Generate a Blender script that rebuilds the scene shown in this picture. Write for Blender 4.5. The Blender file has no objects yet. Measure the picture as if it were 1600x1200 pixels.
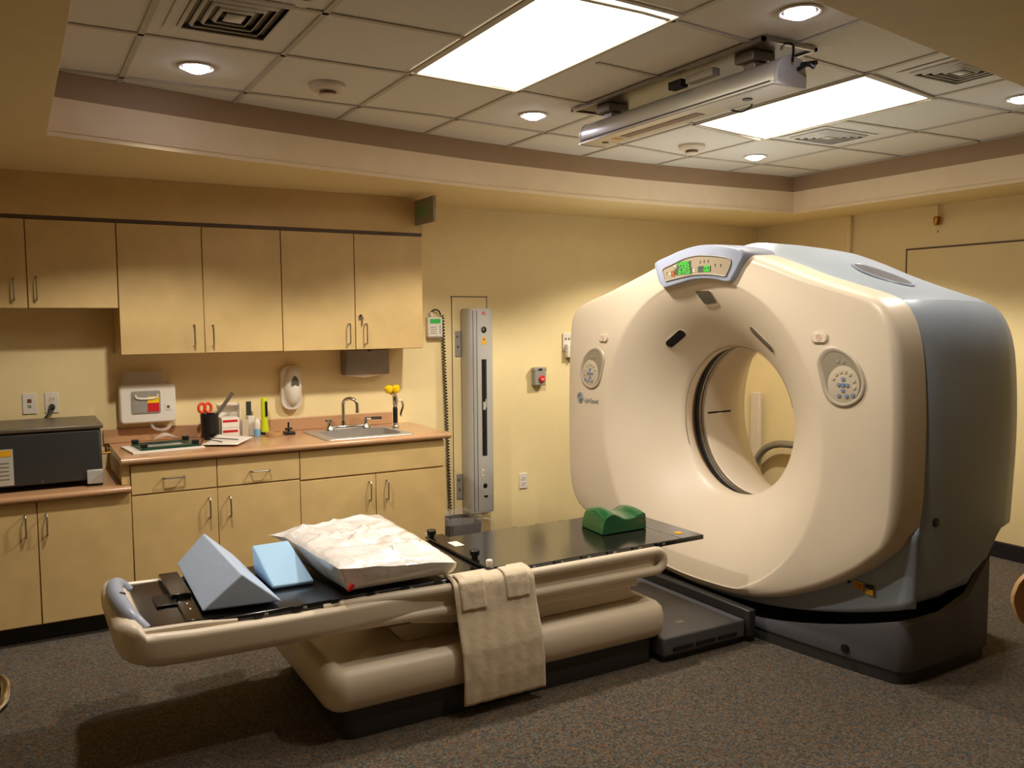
import bpy, bmesh, math, random
from math import sin, cos, pi, radians, sqrt, atan2, hypot
from mathutils import Vector, Matrix, noise

random.seed(4)
S = bpy.context.scene
COL = S.collection
V = Vector

# ------------------------------------------------------------------ materials
def lin(c):
    def f(v):
        v /= 255.0
        return v / 12.92 if v <= 0.04045 else ((v + 0.055) / 1.055) ** 2.4
    return (f(c[0]), f(c[1]), f(c[2]), 1.0)

def mat(name, rgb, rough=0.5, metal=0.0, spec=0.5, coat=0.0, noise_amt=0.0, noise_scale=20, bump=0.0, bump_scale=80,
        alt=None, emit=None, estr=0.0, alpha=1.0, trans=0.0, sheen=0.0):
    m = bpy.data.materials.new(name)
    m.use_nodes = True
    nt = m.node_tree
    b = nt.nodes['Principled BSDF']
    c = lin(rgb)
    b.inputs['Base Color'].default_value = c
    b.inputs['Roughness'].default_value = rough
    b.inputs['Metallic'].default_value = metal
    b.inputs['Specular IOR Level'].default_value = spec
    b.inputs['Coat Weight'].default_value = coat
    b.inputs['Coat Roughness'].default_value = 0.12
    b.inputs['Sheen Weight'].default_value = sheen
    b.inputs['Transmission Weight'].default_value = trans
    b.inputs['Alpha'].default_value = alpha
    if emit:
        b.inputs['Emission Color'].default_value = lin(emit)
        b.inputs['Emission Strength'].default_value = estr
    tc = nt.nodes.new('ShaderNodeTexCoord')
    if noise_amt > 0 or alt:
        n = nt.nodes.new('ShaderNodeTexNoise')
        n.inputs['Scale'].default_value = noise_scale
        n.inputs['Detail'].default_value = 5
        nt.links.new(tc.outputs['Object'], n.inputs['Vector'])
        r = nt.nodes.new('ShaderNodeValToRGB')
        r.color_ramp.elements[0].position = 0.3
        r.color_ramp.elements[1].position = 0.7
        a = lin(alt) if alt else tuple(x * (1 - noise_amt) for x in c[:3]) + (1,)
        r.color_ramp.elements[0].color = a
        r.color_ramp.elements[1].color = c if alt else tuple(min(1, x * (1 + noise_amt)) for x in c[:3]) + (1,)
        nt.links.new(n.outputs['Fac'], r.inputs['Fac'])
        nt.links.new(r.outputs['Color'], b.inputs['Base Color'])
    if bump > 0:
        n2 = nt.nodes.new('ShaderNodeTexNoise')
        n2.inputs['Scale'].default_value = bump_scale
        n2.inputs['Detail'].default_value = 3
        nt.links.new(tc.outputs['Object'], n2.inputs['Vector'])
        bp = nt.nodes.new('ShaderNodeBump')
        bp.inputs['Strength'].default_value = bump
        bp.inputs['Distance'].default_value = 0.01
        nt.links.new(n2.outputs['Fac'], bp.inputs['Height'])
        nt.links.new(bp.outputs['Normal'], b.inputs['Normal'])
    return m

def emis(name, rgb, strength):
    m = bpy.data.materials.new(name)
    m.use_nodes = True
    nt = m.node_tree
    nt.nodes.clear()
    e = nt.nodes.new('ShaderNodeEmission')
    e.inputs['Color'].default_value = lin(rgb)
    e.inputs['Strength'].default_value = strength
    o = nt.nodes.new('ShaderNodeOutputMaterial')
    nt.links.new(e.outputs[0], o.inputs[0])
    return m

def carpet_mat():
    m = bpy.data.materials.new('carpet')
    m.use_nodes = True
    nt = m.node_tree
    b = nt.nodes['Principled BSDF']
    b.inputs['Roughness'].default_value = 0.95
    b.inputs['Specular IOR Level'].default_value = 0.15
    b.inputs['Sheen Weight'].default_value = 0.15
    tc = nt.nodes.new('ShaderNodeTexCoord')
    v = nt.nodes.new('ShaderNodeTexVoronoi')
    v.inputs['Scale'].default_value = 150
    nt.links.new(tc.outputs['Object'], v.inputs['Vector'])
    sep = nt.nodes.new('ShaderNodeSeparateColor')
    nt.links.new(v.outputs['Color'], sep.inputs[0])
    r = nt.nodes.new('ShaderNodeValToRGB')
    r.color_ramp.interpolation = 'CONSTANT'
    cols = [(0, (66, 60, 48)), (.22, (94, 86, 74)), (.42, (122, 94, 62)), (.6, (70, 76, 80)), (.76, (110, 106, 94)), (.9, (116, 78, 54))]
    els = r.color_ramp.elements
    els[0].position = 0; els[0].color = lin(cols[0][1])
    els[1].position = cols[1][0]; els[1].color = lin(cols[1][1])
    for p, c in cols[2:]:
        e = els.new(p); e.color = lin(c)
    nt.links.new(sep.outputs[0], r.inputs['Fac'])
    n = nt.nodes.new('ShaderNodeTexNoise')
    n.inputs['Scale'].default_value = 45
    n.inputs['Detail'].default_value = 6
    nt.links.new(tc.outputs['Object'], n.inputs['Vector'])
    mr = nt.nodes.new('ShaderNodeMapRange')
    mr.inputs['To Min'].default_value = .55; mr.inputs['To Max'].default_value = 1.15
    nt.links.new(n.outputs['Fac'], mr.inputs['Value'])
    mx = nt.nodes.new('ShaderNodeMix'); mx.data_type = 'RGBA'; mx.blend_type = 'MULTIPLY'
    mx.inputs[0].default_value = 1
    nt.links.new(r.outputs['Color'], mx.inputs[6]); nt.links.new(mr.outputs[0], mx.inputs[7])
    nt.links.new(mx.outputs[2], b.inputs['Base Color'])
    bp = nt.nodes.new('ShaderNodeBump'); bp.inputs['Strength'].default_value = .6; bp.inputs['Distance'].default_value = .006
    nt.links.new(v.outputs['Distance'], bp.inputs['Height']); nt.links.new(bp.outputs['Normal'], b.inputs['Normal'])
    return m

MT = {}
MT['wall'] = mat('wall_vinyl', (236, 213, 158), .55, noise_amt=.018, noise_scale=9, bump=.05, bump_scale=160, spec=.3)
MT['fascia'] = mat('soffit_paint', (238, 214, 174), .6, noise_amt=.03, noise_scale=8)
MT['band'] = mat('taupe_paint', (164, 134, 100), .6, noise_amt=.03, noise_scale=8)
MT['tile'] = mat('ceiling_tile', (226, 219, 203), .85, noise_amt=.05, noise_scale=160, bump=.12, bump_scale=260)
MT['tbar'] = mat('ceiling_grid', (190, 180, 162), .5)
MT['carpet'] = carpet_mat()
MT['base'] = mat('black_rubber', (26, 24, 24), .5)
MT['lam'] = mat('birch_laminate', (210, 178, 120), .42, noise_amt=.07, noise_scale=7, spec=.4)
MT['lam2'] = mat('laminate_edge', (92, 72, 52), .5)
MT['counter'] = mat('peach_laminate', (192, 147, 106), .22, noise_amt=.05, noise_scale=90, spec=.5)
MT['steel'] = mat('brushed_steel', (176, 172, 165), .28, metal=1)
MT['chrome'] = mat('chrome', (215, 213, 210), .1, metal=1)
MT['dullsteel'] = mat('dull_steel', (150, 140, 128), .38, metal=.9)
MT['cream'] = mat('cream_plastic', (224, 207, 182), .38, spec=.45, noise_amt=.015, noise_scale=4)
MT['cream2'] = mat('cream_dish', (200, 184, 158), .4)
MT['bluegrey'] = mat('bluegrey_plastic', (154, 163, 174), .33, spec=.5, noise_amt=.02, noise_scale=4)
MT['bluegrey2'] = MT['bluegrey']
MT['bezel'] = mat('bluegrey_bezel', (160, 166, 184), .35)
MT['slate'] = mat('dark_slate_plastic', (92, 90, 94), .42)
MT['darkbase'] = mat('charcoal_plastic', (52, 50, 47), .45)
MT['bezel2'] = mat('taupe_plastic', (186, 172, 150), .35)
MT['dish'] = mat('dark_taupe_plastic', (150, 138, 116), .4)
MT['dish2'] = mat('keypad_membrane', (198, 184, 160), .4)
MT['black'] = mat('black_plastic', (18, 17, 17), .35)
MT['gloss'] = mat('gloss_black_carbon', (16, 13, 12), .16, spec=.6, coat=.3, noise_amt=.2, noise_scale=60)
MT['whiteplas'] = mat('white_plastic', (226, 216, 200), .4)
MT['clear'] = mat('clear_plastic', (240, 236, 230), .12, alpha=.28)
MT['bag'] = mat('clear_bag', (235, 230, 225), .15, alpha=.13, bump=.5, bump_scale=25)
MT['wrap'] = mat('plastic_wrapped_white', (244, 238, 232), .2, spec=.7, coat=1, bump=.55, bump_scale=24)
MT['cloth'] = mat('off_white_cloth', (222, 202, 172), .85, bump=.25, bump_scale=40, sheen=.2)
MT['vinylgrey'] = mat('grey_vinyl', (186, 202, 226), .42, bump=.15, bump_scale=22)
MT['vinylblue'] = mat('blue_vinyl', (164, 200, 230), .42, bump=.06, bump_scale=22)
MT['green'] = mat('green_plastic', (6, 88, 46), .16, spec=.6, coat=.4)
MT['paper'] = mat('paper', (238, 228, 210), .7)
MT['red'] = mat('red_plastic', (204, 32, 34), .4)
MT['orange'] = mat('orange_red_plastic', (226, 66, 30), .4)
MT['yellow'] = mat('yellow_plastic', (244, 202, 14), .4)
MT['lime'] = mat('lime_plastic', (206, 216, 22), .4)
MT['lightblue'] = mat('pale_blue_plastic', (126, 176, 206), .4)
MT['silver'] = mat('silver_paint', (186, 182, 174), .4, metal=.15)
MT['silver2'] = mat('silver_housing', (206, 200, 190), .3, metal=.35)
MT['plate'] = mat('dark_plate', (104, 98, 88), .32, metal=.7)
MT['sinksteel'] = mat('sink_steel', (190, 182, 172), .38, metal=.6)
MT['lid'] = mat('brown_grey_metal', (104, 92, 74), .35, metal=.3)
MT['oldpaper'] = mat('aged_label', (182, 176, 160), .6)
MT['brass'] = mat('brass', (170, 122, 56), .3, metal=1)
MT['tan'] = mat('tan_wood', (196, 150, 98), .4, noise_amt=.1, noise_scale=14)
MT['greyplas'] = mat('grey_plastic', (150, 144, 132), .45)
MT['smoke'] = mat('smoked_window', (92, 86, 72), .2, spec=.6)
MT['ink'] = mat('navy_ink', (76, 84, 110), .5)
MT['greyink'] = mat('grey_ink', (120, 108, 92), .5)
MT['whiteink'] = mat('white_ink', (232, 228, 215), .5)
MT['lcdback'] = mat('display_back', (166, 150, 126), .3, coat=.3)
MT['segback'] = mat('display_window', (84, 92, 78), .3)
MT['btnblue'] = mat('blue_button', (126, 140, 166), .35)
MT['pink'] = mat('pale_red_ink', (206, 130, 118), .5)
MT['rust'] = mat('rust_brown', (120, 76, 46), .4)
MT['amber'] = mat('amber_label', (226, 164, 22), .5)
MT['darkgreen'] = mat('dark_green', (10, 60, 40), .4)
MT['lcdgreen'] = mat('lcd_green', (46, 150, 60), .3, emit=(40, 150, 50), estr=.35)
MT['segg'] = emis('green_led', (60, 255, 40), 1.6)
MT['sego'] = emis('orange_led', (255, 130, 60), 1.6)
MT['exitg'] = mat('exit_green', (30, 130, 40), .4, emit=(20, 130, 30), estr=.12)
MT['hose'] = mat('silver_hose', (160, 156, 150), .35, metal=.8, bump=.5, bump_scale=60)
MT['lens'] = emis('fluorescent_lens', (255, 244, 222), 5.0)
MT['spotlens'] = emis('downlight_lens', (226, 226, 255), 22.0)
MT['sign'] = mat('sign_panel', (140, 130, 110), .4)
MT['seat'] = mat('dark_fabric', (40, 32, 30), .8)

# ------------------------------------------------------------------ mesh builder
class M:
    def __init__(s):
        s.v = []; s.f = []
    def add(s, vs, fs):
        b = len(s.v)
        s.v += [V(x) for x in vs]
        s.f += [tuple(b + i for i in f) for f in fs]
        return s
    def box(s, lo, hi):
        x0, y0, z0 = lo; x1, y1, z1 = hi
        return s.add([(x0, y0, z0), (x1, y0, z0), (x1, y1, z0), (x0, y1, z0), (x0, y0, z1), (x1, y0, z1), (x1, y1, z1), (x0, y1, z1)],
                     [(3, 2, 1, 0), (4, 5, 6, 7), (0, 1, 5, 4), (1, 2, 6, 5), (2, 3, 7, 6), (3, 0, 4, 7)])
    def obox(s, c, size, rot):
        m = M().box([-q / 2 for q in size], [q / 2 for q in size])
        return s.add([V(c) + rot @ v for v in m.v], m.f)
    def frame(s, d):
        d = V(d).normalized()
        a = V((0, 0, 1)) if abs(d.z) < .9 else V((1, 0, 0))
        u = d.cross(a).normalized()
        return u, d.cross(u).normalized(), d
    def lathe(s, c, axis, prof, n=32, cap=True):
        u, w, d = s.frame(axis)
        vs = []; fs = []
        for r, h in prof:
            for k in range(n):
                a = 2 * pi * k / n
                vs.append(V(c) + d * h + (u * cos(a) + w * sin(a)) * r)
        for i in range(len(prof) - 1):
            for k in range(n):
                k2 = (k + 1) % n
                fs.append((i * n + k, i * n + k2, (i + 1) * n + k2, (i + 1) * n + k))
        if cap:
            fs.append(tuple(range(n - 1, -1, -1)))
            fs.append(tuple((len(prof) - 1) * n + k for k in range(n)))
        return s.add(vs, fs)
    def cyl(s, p0, p1, r, r1=None, n=24):
        d = V(p1) - V(p0)
        return s.lathe(p0, d, [(r, 0), (r1 if r1 is not None else r, d.length)], n)
    def tube(s, pts, r, n=10, closed=False, rad=None):
        pts = [V(p) for p in pts]
        N = len(pts); vs = []; fs = []
        prev = None
        for i, p in enumerate(pts):
            if closed: t = pts[(i + 1) % N] - pts[i - 1]
            else: t = pts[min(i + 1, N - 1)] - pts[max(i - 1, 0)]
            t.normalize()
            if prev is None:
                u, w, _ = s.frame(t)
            else:
                u = (prev - t * prev.dot(t)).normalized(); w = t.cross(u)
            prev = u
            rr = rad[i] if rad else r
            for k in range(n):
                a = 2 * pi * k / n
                vs.append(p + (u * cos(a) + w * sin(a)) * rr)
        for i in range(N if closed else N - 1):
            j = (i + 1) % N
            for k in range(n):
                k2 = (k + 1) % n
                fs.append((i * n + k, i * n + k2, j * n + k2, j * n + k))
        if not closed:
            fs.append(tuple(range(n - 1, -1, -1))); fs.append(tuple((N - 1) * n + k for k in range(n)))
        return s.add(vs, fs)
    def prism(s, pts, vec):
        n = len(pts); vec = V(vec)
        vs = [V(p) for p in pts] + [V(p) + vec for p in pts]
        fs = [tuple(range(n - 1, -1, -1)), tuple(range(n, 2 * n))]
        fs += [(k, (k + 1) % n, n + (k + 1) % n, n + k) for k in range(n)]
        return s.add(vs, fs)
    def loft(s, loops, cap0=True, cap1=True, closed=True):
        n = len(loops[0]); vs = [p for l in loops for p in l]; fs = []
        for i in range(len(loops) - 1):
            for k in range(n if closed else n - 1):
                k2 = (k + 1) % n
                fs.append((i * n + k, i * n + k2, (i + 1) * n + k2, (i + 1) * n + k))
        if cap0: fs.append(tuple(range(n - 1, -1, -1)))
        if cap1: fs.append(tuple((len(loops) - 1) * n + k for k in range(n)))
        return s.add(vs, fs)
    def grid(s, fn, nu, nv):
        vs = [fn(i / nu, j / nv) for i in range(nu + 1) for j in range(nv + 1)]
        fs = [(i * (nv + 1) + j, (i + 1) * (nv + 1) + j, (i + 1) * (nv + 1) + j + 1, i * (nv + 1) + j + 1) for i in range(nu) for j in range(nv)]
        return s.add(vs, fs)
    def ball(s, c, r, n=20):
        c = V(c); r = (r, r, r) if not hasattr(r, '__len__') else r
        m = M().lathe((0, 0, 0), (0, 0, 1), [(max(1e-4, sin(pi * i / 10)), -cos(pi * i / 10)) for i in range(11)], n)
        return s.add([c + V((v.x * r[0], v.y * r[1], v.z * r[2])) for v in m.v], m.f)
    def build(s, name, material, parent=None, bevel=0, seg=2, smooth=35, solid=0, sub=0, recalc=True):
        off = V((0, 0, 0)); p = parent
        while p is not None:
            off += p.location; p = p.parent
        me = bpy.data.meshes.new(name)
        me.from_pydata([tuple(v - off) for v in s.v], [], s.f)
        if recalc:
            bm = bmesh.new(); bm.from_mesh(me)
            bmesh.ops.recalc_face_normals(bm, faces=bm.faces)
            bm.to_mesh(me); bm.free()
        me.materials.append(material)
        for q in me.polygons: q.use_smooth = True
        if not sub: me.set_sharp_from_angle(angle=radians(smooth))
        o = bpy.data.objects.new(name, me)
        COL.objects.link(o)
        if parent: o.parent = parent
        if solid:
            md = o.modifiers.new('solid', 'SOLIDIFY'); md.thickness = solid; md.offset = 0
        if sub:
            md = o.modifiers.new('sub', 'SUBSURF'); md.levels = sub; md.render_levels = sub
        if bevel:
            md = o.modifiers.new('bev', 'BEVEL'); md.width = bevel; md.segments = seg; md.limit_method = 'ANGLE'; md.angle_limit = radians(40)
            md.harden_normals = False
        return o

def thing(name, label, cat, loc=(0, 0, 0), group=None):
    o = bpy.data.objects.new(name, None)
    o.empty_display_size = .05
    o.location = loc
    COL.objects.link(o)
    o['label'] = label; o['category'] = cat
    if group: o['group'] = group
    return o
def tag(o, label, cat, group=None):
    o['label'] = label; o['category'] = cat
    if group: o['group'] = group
    return o
def struct(o):
    o['kind'] = 'structure'
    return o
def dup(root, delta, label):
    r = root.copy(); COL.objects.link(r); r.location = root.location + V(delta); r['label'] = label
    for ch in list(root.children):
        c = ch.copy(); COL.objects.link(c); c.parent = r
        for g in list(ch.children):
            d = g.copy(); COL.objects.link(d); d.parent = c
    return r

def text2d(body, size=1.0, align='CENTER'):
    cu = bpy.data.curves.new('t', 'FONT'); cu.body = body; cu.size = size; cu.align_x = align; cu.align_y = 'CENTER'
    cu.resolution_u = 3
    o = bpy.data.objects.new('t', cu); COL.objects.link(o)
    dg = bpy.context.evaluated_depsgraph_get()
    me = bpy.data.meshes.new_from_object(o.evaluated_get(dg))
    vs = [tuple(v.co) for v in me.vertices]; fs = [tuple(p.vertices) for p in me.polygons]
    bpy.data.objects.remove(o); bpy.data.meshes.remove(me); bpy.data.curves.remove(cu)
    return vs, fs
def add_text(m, body, size, fn, align='CENTER', sx=1.0):
    vs, fs = text2d(body, size, align)
    m.add([fn(v[0] * sx, v[1]) for v in vs], fs)
    return m

def interp(pts, x):
    if x <= pts[0][0]: return pts[0][1]
    for (a, b), (c, d) in zip(pts, pts[1:]):
        if x <= c: return b + (d - b) * (x - a) / (c - a)
    return pts[-1][1]
def crom(pts, n=8, closed=True):
    out = []; N = len(pts)
    for i in range(N if closed else N - 1):
        p0, p1, p2, p3 = (pts[(i + k - 1) % N] if closed else pts[min(max(i + k - 1, 0), N - 1)] for k in range(4))
        for j in range(n):
            t = j / n
            out.append(tuple(.5 * (2 * b + (c - a) * t + (2 * a - 5 * b + 4 * c - d) * t * t + (3 * b - a - 3 * c + d) * t ** 3)
                             for a, b, c, d in zip(p0, p1, p2, p3)))
    if not closed: out.append(tuple(pts[-1]))
    return out
def rrect(w, h, r, n=6):
    """rounded rectangle outline centred on 0"""
    out = []
    for cx, cy, a0 in ((w / 2 - r, h / 2 - r, 0), (-w / 2 + r, h / 2 - r, 90), (-w / 2 + r, -h / 2 + r, 180), (w / 2 - r, -h / 2 + r, 270)):
        for k in range(n + 1):
            a = radians(a0 + 90 * k / n)
            out.append((cx + r * cos(a), cy + r * sin(a)))
    return out

# ------------------------------------------------------------------ room shell
XL, XR, YN, YW = -1.7, 5.60, -1.9, 5.40
ZS, ZC, ZB = 2.37, 2.64, 2.53
struct(M().box((XL - .1, YN - .1, -.1), (XR + .1, YW + .1, 0)).build('floor', MT['carpet']))
struct(M().box((XL - .1, YW, 0), (XR + .1, YW + .1, 2.9)).build('wall_back', MT['wall']))
struct(M().box((XL - .1, YN - .1, 0), (XR + .1, YN, 2.9)).build('wall_front', MT['wall']))
struct(M().box((XL - .1, YN, 0), (XL, YW, 2.9)).build('wall_left', MT['wall']))
struct(M().box((XR, YN, 0), (XR + .1, YW, 2.9)).build('wall_right', MT['wall']))
struct(M().box((XR - .012, YN + .02, .001), (XR - .001, YW - .02, .105)).build('baseboard_right', MT['base'], bevel=.003))
# tray ceiling outline: the long far edge is gently bowed
far = crom([(.158, 4.078), (1.06, 4.292), (2.05, 4.474), (2.66, 4.561), (3.7, 4.625), (5.085, 4.555)], 6, closed=False)
near = [(5.085, 2.02), (2.99, 1.694), (1.765, 1.50), (.158, 1.25)]
TRAY = far + near
def ceiling_lower():
    bm = bmesh.new()
    o = [bm.verts.new((x, y, ZS)) for x, y in ((XL, YN), (XR, YN), (XR, YW), (XL, YW))]
    i = [bm.verts.new((x, y, ZS)) for x, y in TRAY]
    es = [bm.edges.new((l[k], l[(k + 1) % len(l)])) for l in (o, i) for k in range(len(l))]
    bmesh.ops.triangle_fill(bm, edges=es, use_beauty=True)
    m = M(); bm.verts.index_update()
    m.add([v.co.copy() for v in bm.verts], [tuple(v.index for v in f.verts) for f in bm.faces])
    bm.free()
    return m
struct(ceiling_lower().build('trim_1', MT['wall'], recalc=False))
def ring_wall(z0, z1, off=0):
    m = M(); n = len(TRAY)
    m.add([(x, y, z0) for x, y in TRAY] + [(x, y, z1) for x, y in TRAY], [(k, (k + 1) % n, n + (k + 1) % n, n + k) for k in range(n)])
    return m
struct(ring_wall(ZS, ZB).build('trim_2', MT['fascia'], smooth=20))
struct(ring_wall(ZB, ZC + .002).build('trim_3', MT['band'], smooth=20))
# small reveal bead along the bottom of the fascia
cxm, cym = 2.6, 3.0
bead = [V((x + (.004 if x < 1 else -.004 if x > 4.9 else 0), y + (-.004 if y > 3.5 else .004), ZS + .022)) for x, y in TRAY]
struct(M().tube(bead, .002, 6, closed=True).build('trim_4', MT['fascia']))
ceil = struct(M().add([(x, y, ZC) for x, y in TRAY], [tuple(range(len(TRAY)))]).build('ceiling', MT['tile'], recalc=False))
SX = [(1.9, 0), (3.2, .13), (3.8, .23), (5.1, .2)]
gm = M()
def far_y(x): return interp(far, x)
def near_y(x): return interp(sorted(near), x)
for gx in (.45, .965, 1.51, 2.045, 2.63, 3.21, 3.83, 4.45, 5.03):
    gm.box((gx - .011, near_y(gx), ZC - .006), (gx + .011, far_y(gx) - .002, ZC - .001))
for gy in (4.06, 3.43, 2.90, 2.37, 1.84):
    xs = [.16 + (5.08 - .16) * k / 48 for k in range(49)]
    ok = [(x, gy + interp(SX, x)) for x in xs if near_y(x) < gy + interp(SX, x) < far_y(x)]
    for (a, b), (c, d) in zip(ok, ok[1:]):
        if gy == 2.90 and (1.45 < (a + c) / 2 < 2.06 or 3.18 < (a + c) / 2 < 3.87): continue
        gm.add([(a, b - .011, ZC - .006), (c, d - .011, ZC - .006), (c, d + .011, ZC - .006), (a, b + .011, ZC - .006),
                (a, b - .011, ZC - .001), (c, d - .011, ZC - .001), (c, d + .011, ZC - .001), (a, b + .011, ZC - .001)],
               [(0, 1, 2, 3), (7, 6, 5, 4), (0, 4, 5, 1), (2, 6, 7, 3), (1, 5, 6, 2), (3, 7, 4, 0)])
gm.build('ceiling_grid', MT['tbar'], ceil)
# right wall: large flush door panel with dark reveal, surface raceway in the corner
d1 = struct(M().box((XR - .008, 1.2, .11), (XR - .001, 3.955, 2.072)).build('door_1', MT['wall']))
m = M()
m.box((XR - .0095, 1.2, 2.072), (XR - .001, 3.965, 2.084)).box((XR - .0095, 3.955, .11), (XR - .001, 3.966, 2.084))
m.build('reveal', MT['lam2'], d1)
struct(M().box((XR - .03, 4.43, .11), (XR - .001, 4.475, ZS - .001)).build('trim_5', MT['wall'], bevel=.006))

# ------------------------------------------------------------------ ceiling fixtures
def troffer(name, quad, label):
    c = sum((V((x, y, 0)) for x, y in quad), V()) / 4
    t = thing(name, label, 'ceiling light', (c.x, c.y, ZC), 'fluorescent ceiling lights')
    q = [V((x, y, ZC - .004)) for x, y in quad]
    cc = V((c.x, c.y, ZC - .004))
    inn = [cc + (p - cc) * .985 for p in q]
    M().add(inn, [(0, 1, 2, 3)]).build('diffuser', MT['lens'], t, recalc=False)
    m = M(); out = [cc + (p - cc) * 1.02 for p in q]
    dz = V((0, 0, .008))
    m.add(out + inn + [p - dz for p in out] + [p - dz for p in inn], [(k, (k + 1) % 4, 4 + (k + 1) % 4, 4 + k) for k in range(4)] +
          [(8 + k, 8 + (k + 1) % 4, 12 + (k + 1) % 4, 12 + k) for k in range(4)] + [(k, (k + 1) % 4, 8 + (k + 1) % 4, 8 + k) for k in range(4)] +
          [(4 + k, 4 + (k + 1) % 4, 12 + (k + 1) % 4, 12 + k) for k in range(4)])
    m.build('frame', MT['tbar'], t)
    return t
troffer('ceiling_light', [(1.487, 3.395), (2.026, 3.441), (2.027, 2.318), (1.490, 2.29)], 'bright fluorescent ceiling panel above the couch, left of the long silver laser housing')
troffer('ceiling_light', [(3.216, 3.569), (3.82, 3.691), (3.849, 2.602), (3.212, 2.478)], 'bright fluorescent ceiling panel over the scanner, right of the long silver laser housing')

spots = [(.701, 3.761, 'small round recessed downlight above the upper cabinets, beside the left air vent'),
         (2.348, 3.809, 'small round recessed downlight between the left light panel and the silver laser housing'),
         (4.206, 4.09, 'small round recessed downlight in the far corner, beside the air vent behind the right panel'),
         (2.368, 2.108, 'small round recessed downlight at the near ceiling edge, above the wired silver housing end'),
         (4.23, 2.40, 'small round recessed downlight at the right edge of the photo, beyond the right light panel')]
sp0 = None
for x, y, lab in spots:
    if sp0 is None:
        sp0 = t = thing('downlight', lab, 'downlight', (x, y, ZC), 'recessed downlights')
        M().lathe((x, y, ZC - .002), (0, 0, -1), [(.074, 0), (.074, .003), (.068, .006), (.062, .005), (.060, 0)], 40, cap=False).build('trim_ring', MT['whiteplas'], t)
        M().lathe((x, y, ZC - .003), (0, 0, -1), [(.0, 0), (.061, .0005)], 40, cap=False).build('reflector', MT['chrome'], t)
        M().lathe((x, y, ZC - .004), (0, 0, -1), [(.052, 0), (.044, .012), (.026, .02), (.001, .023)], 40, cap=False).build('bulb', MT['spotlens'], t)
    else:
        dup(sp0, V((x, y, ZC)) - sp0.location, lab)
    l = bpy.data.lights.new('downlight_lamp', 'SPOT'); l.energy = {.701: 75, 2.348: 95, 4.206: 120, 2.368: 40, 4.23: 45}[x]; l.color = (1, .94, .84); l.spot_size = radians(128); l.spot_blend = .3
    l.shadow_soft_size = .05
    lo = bpy.data.objects.new('downlight_lamp', l); COL.objects.link(lo); lo.location = (x, y, ZC - .05)
def detector(x, y, label, big=1.0):
    t = thing('smoke_detector', label, 'smoke detector', (x, y, ZC), 'ceiling smoke detectors')
    M().lathe((x, y, ZC - .001), (0, 0, -1), [(.078 * big, 0), (.08 * big, .014), (.07 * big, .026), (.05 * big, .03)], 40).build('base', MT['cream'], t)
    M().lathe((x, y, ZC - .03), (0, 0, -1), [(.036 * big, 0), (.036 * big, .016)], 32).build('sensor_grille', MT['rust'], t)
    M().lathe((x, y, ZC - .046), (0, 0, -1), [(.042 * big, 0), (.04 * big, .006), (.03 * big, .01)], 32).build('cap', MT['cream'], t)
detector(1.255, 3.765, 'round cream smoke detector on the ceiling left of the left light panel')
detector(3.602, 4.018, 'round cream smoke detector on the ceiling behind the silver laser housing')

def vent(x, y, w, d, label, dark=True):
    t = thing('air_vent', label, 'air vent', (x, y, ZC), 'square ceiling air vents')
    z = ZC - .004
    def sq(k, zz): return [V((x + sx * w / 2 * k, y + sy * d / 2 * k, zz)) for sx, sy in ((-1, -1), (1, -1), (1, 1), (-1, 1))]
    M().add(sq(1.25, z) + sq(1.0, z), [(k, (k + 1) % 4, 4 + (k + 1) % 4, 4 + k) for k in range(4)]).build('face_plate', MT['tile'], t)
    M().add(sq(1.0, ZC - .002), [(0, 1, 2, 3)]).build('duct_opening', MT['black'], t)
    for k in (1.0, .8, .6, .4):
        a, b = sq(k - .02, ZC - .004), sq(k - .085, ZC - .016)
        M().add(a + b, [(q, (q + 1) % 4, 4 + (q + 1) % 4, 4 + q) for q in range(4)]).build('louver', MT['tile'], t, solid=.004)
    M().add(sq(.2, ZC - .014), [(0, 1, 2, 3)]).build('center_plate', MT['tile'], t, solid=.004)
vent(.70, 3.07, .31, .40, 'square ceiling air vent above the tall upper cabinets at the left')
vent(4.11, 3.43, .36, .26, 'square ceiling air vent between the right light panel and the far corner')
vent(3.52, 2.26, .33, .26, 'square ceiling air vent at the near edge beyond the right light panel')

# long laser housing hung under a slot in the ceiling
t = thing('ceiling_laser', 'long silver laser housing hung under the ceiling between the two bright light panels', 'laser', (2.57, 3.0, ZC))
M().box((2.45, 2.36, ZC - .012), (2.72, 3.58, ZC - .006)).build('mounting_plate', MT['plate'], t)
m = M(); m.box((2.44, 2.34, ZC - .02), (2.455, 3.6, ZC - .006)).box((2.715, 2.34, ZC - .02), (2.73, 3.6, ZC - .006)).box((2.44, 2.34, ZC - .02), (2.73, 2.352, ZC - .006)).box((2.44, 3.588, ZC - .02), (2.73, 3.6, ZC - .006))
m.build('slot_frame', MT['steel'], t)
for y in (2.5, 3.42):
    M().box((2.5, y - .05, ZC - .05), (2.62, y + .05, ZC - .013)).box((2.53, y - .03, ZC - .075), (2.6, y + .03, ZC - .05)).build('bracket', MT['dullsteel'], t, bevel=.003)
M().box((2.49, 2.85, ZC - .062), (2.53, 2.93, ZC - .03)).build('junction_box', MT['black'], t)
M().box((2.49, 2.66, ZC - .06), (2.53, 2.82, ZC - .03)).build('junction_box', MT['silver2'], t)
prof = crom([(2.50, 2.475), (2.498, 2.50), (2.502, 2.53), (2.52, 2.56), (2.55, 2.572), (2.60, 2.572), (2.63, 2.56), (2.645, 2.53), (2.65, 2.50), (2.648, 2.475), (2.64, 2.468), (2.51, 2.468)], 4)
M().loft([[V((a, y, b)) for a, b in prof] for y in (2.34, 3.60)]).build('housing', MT['silver2'], t)
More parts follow.
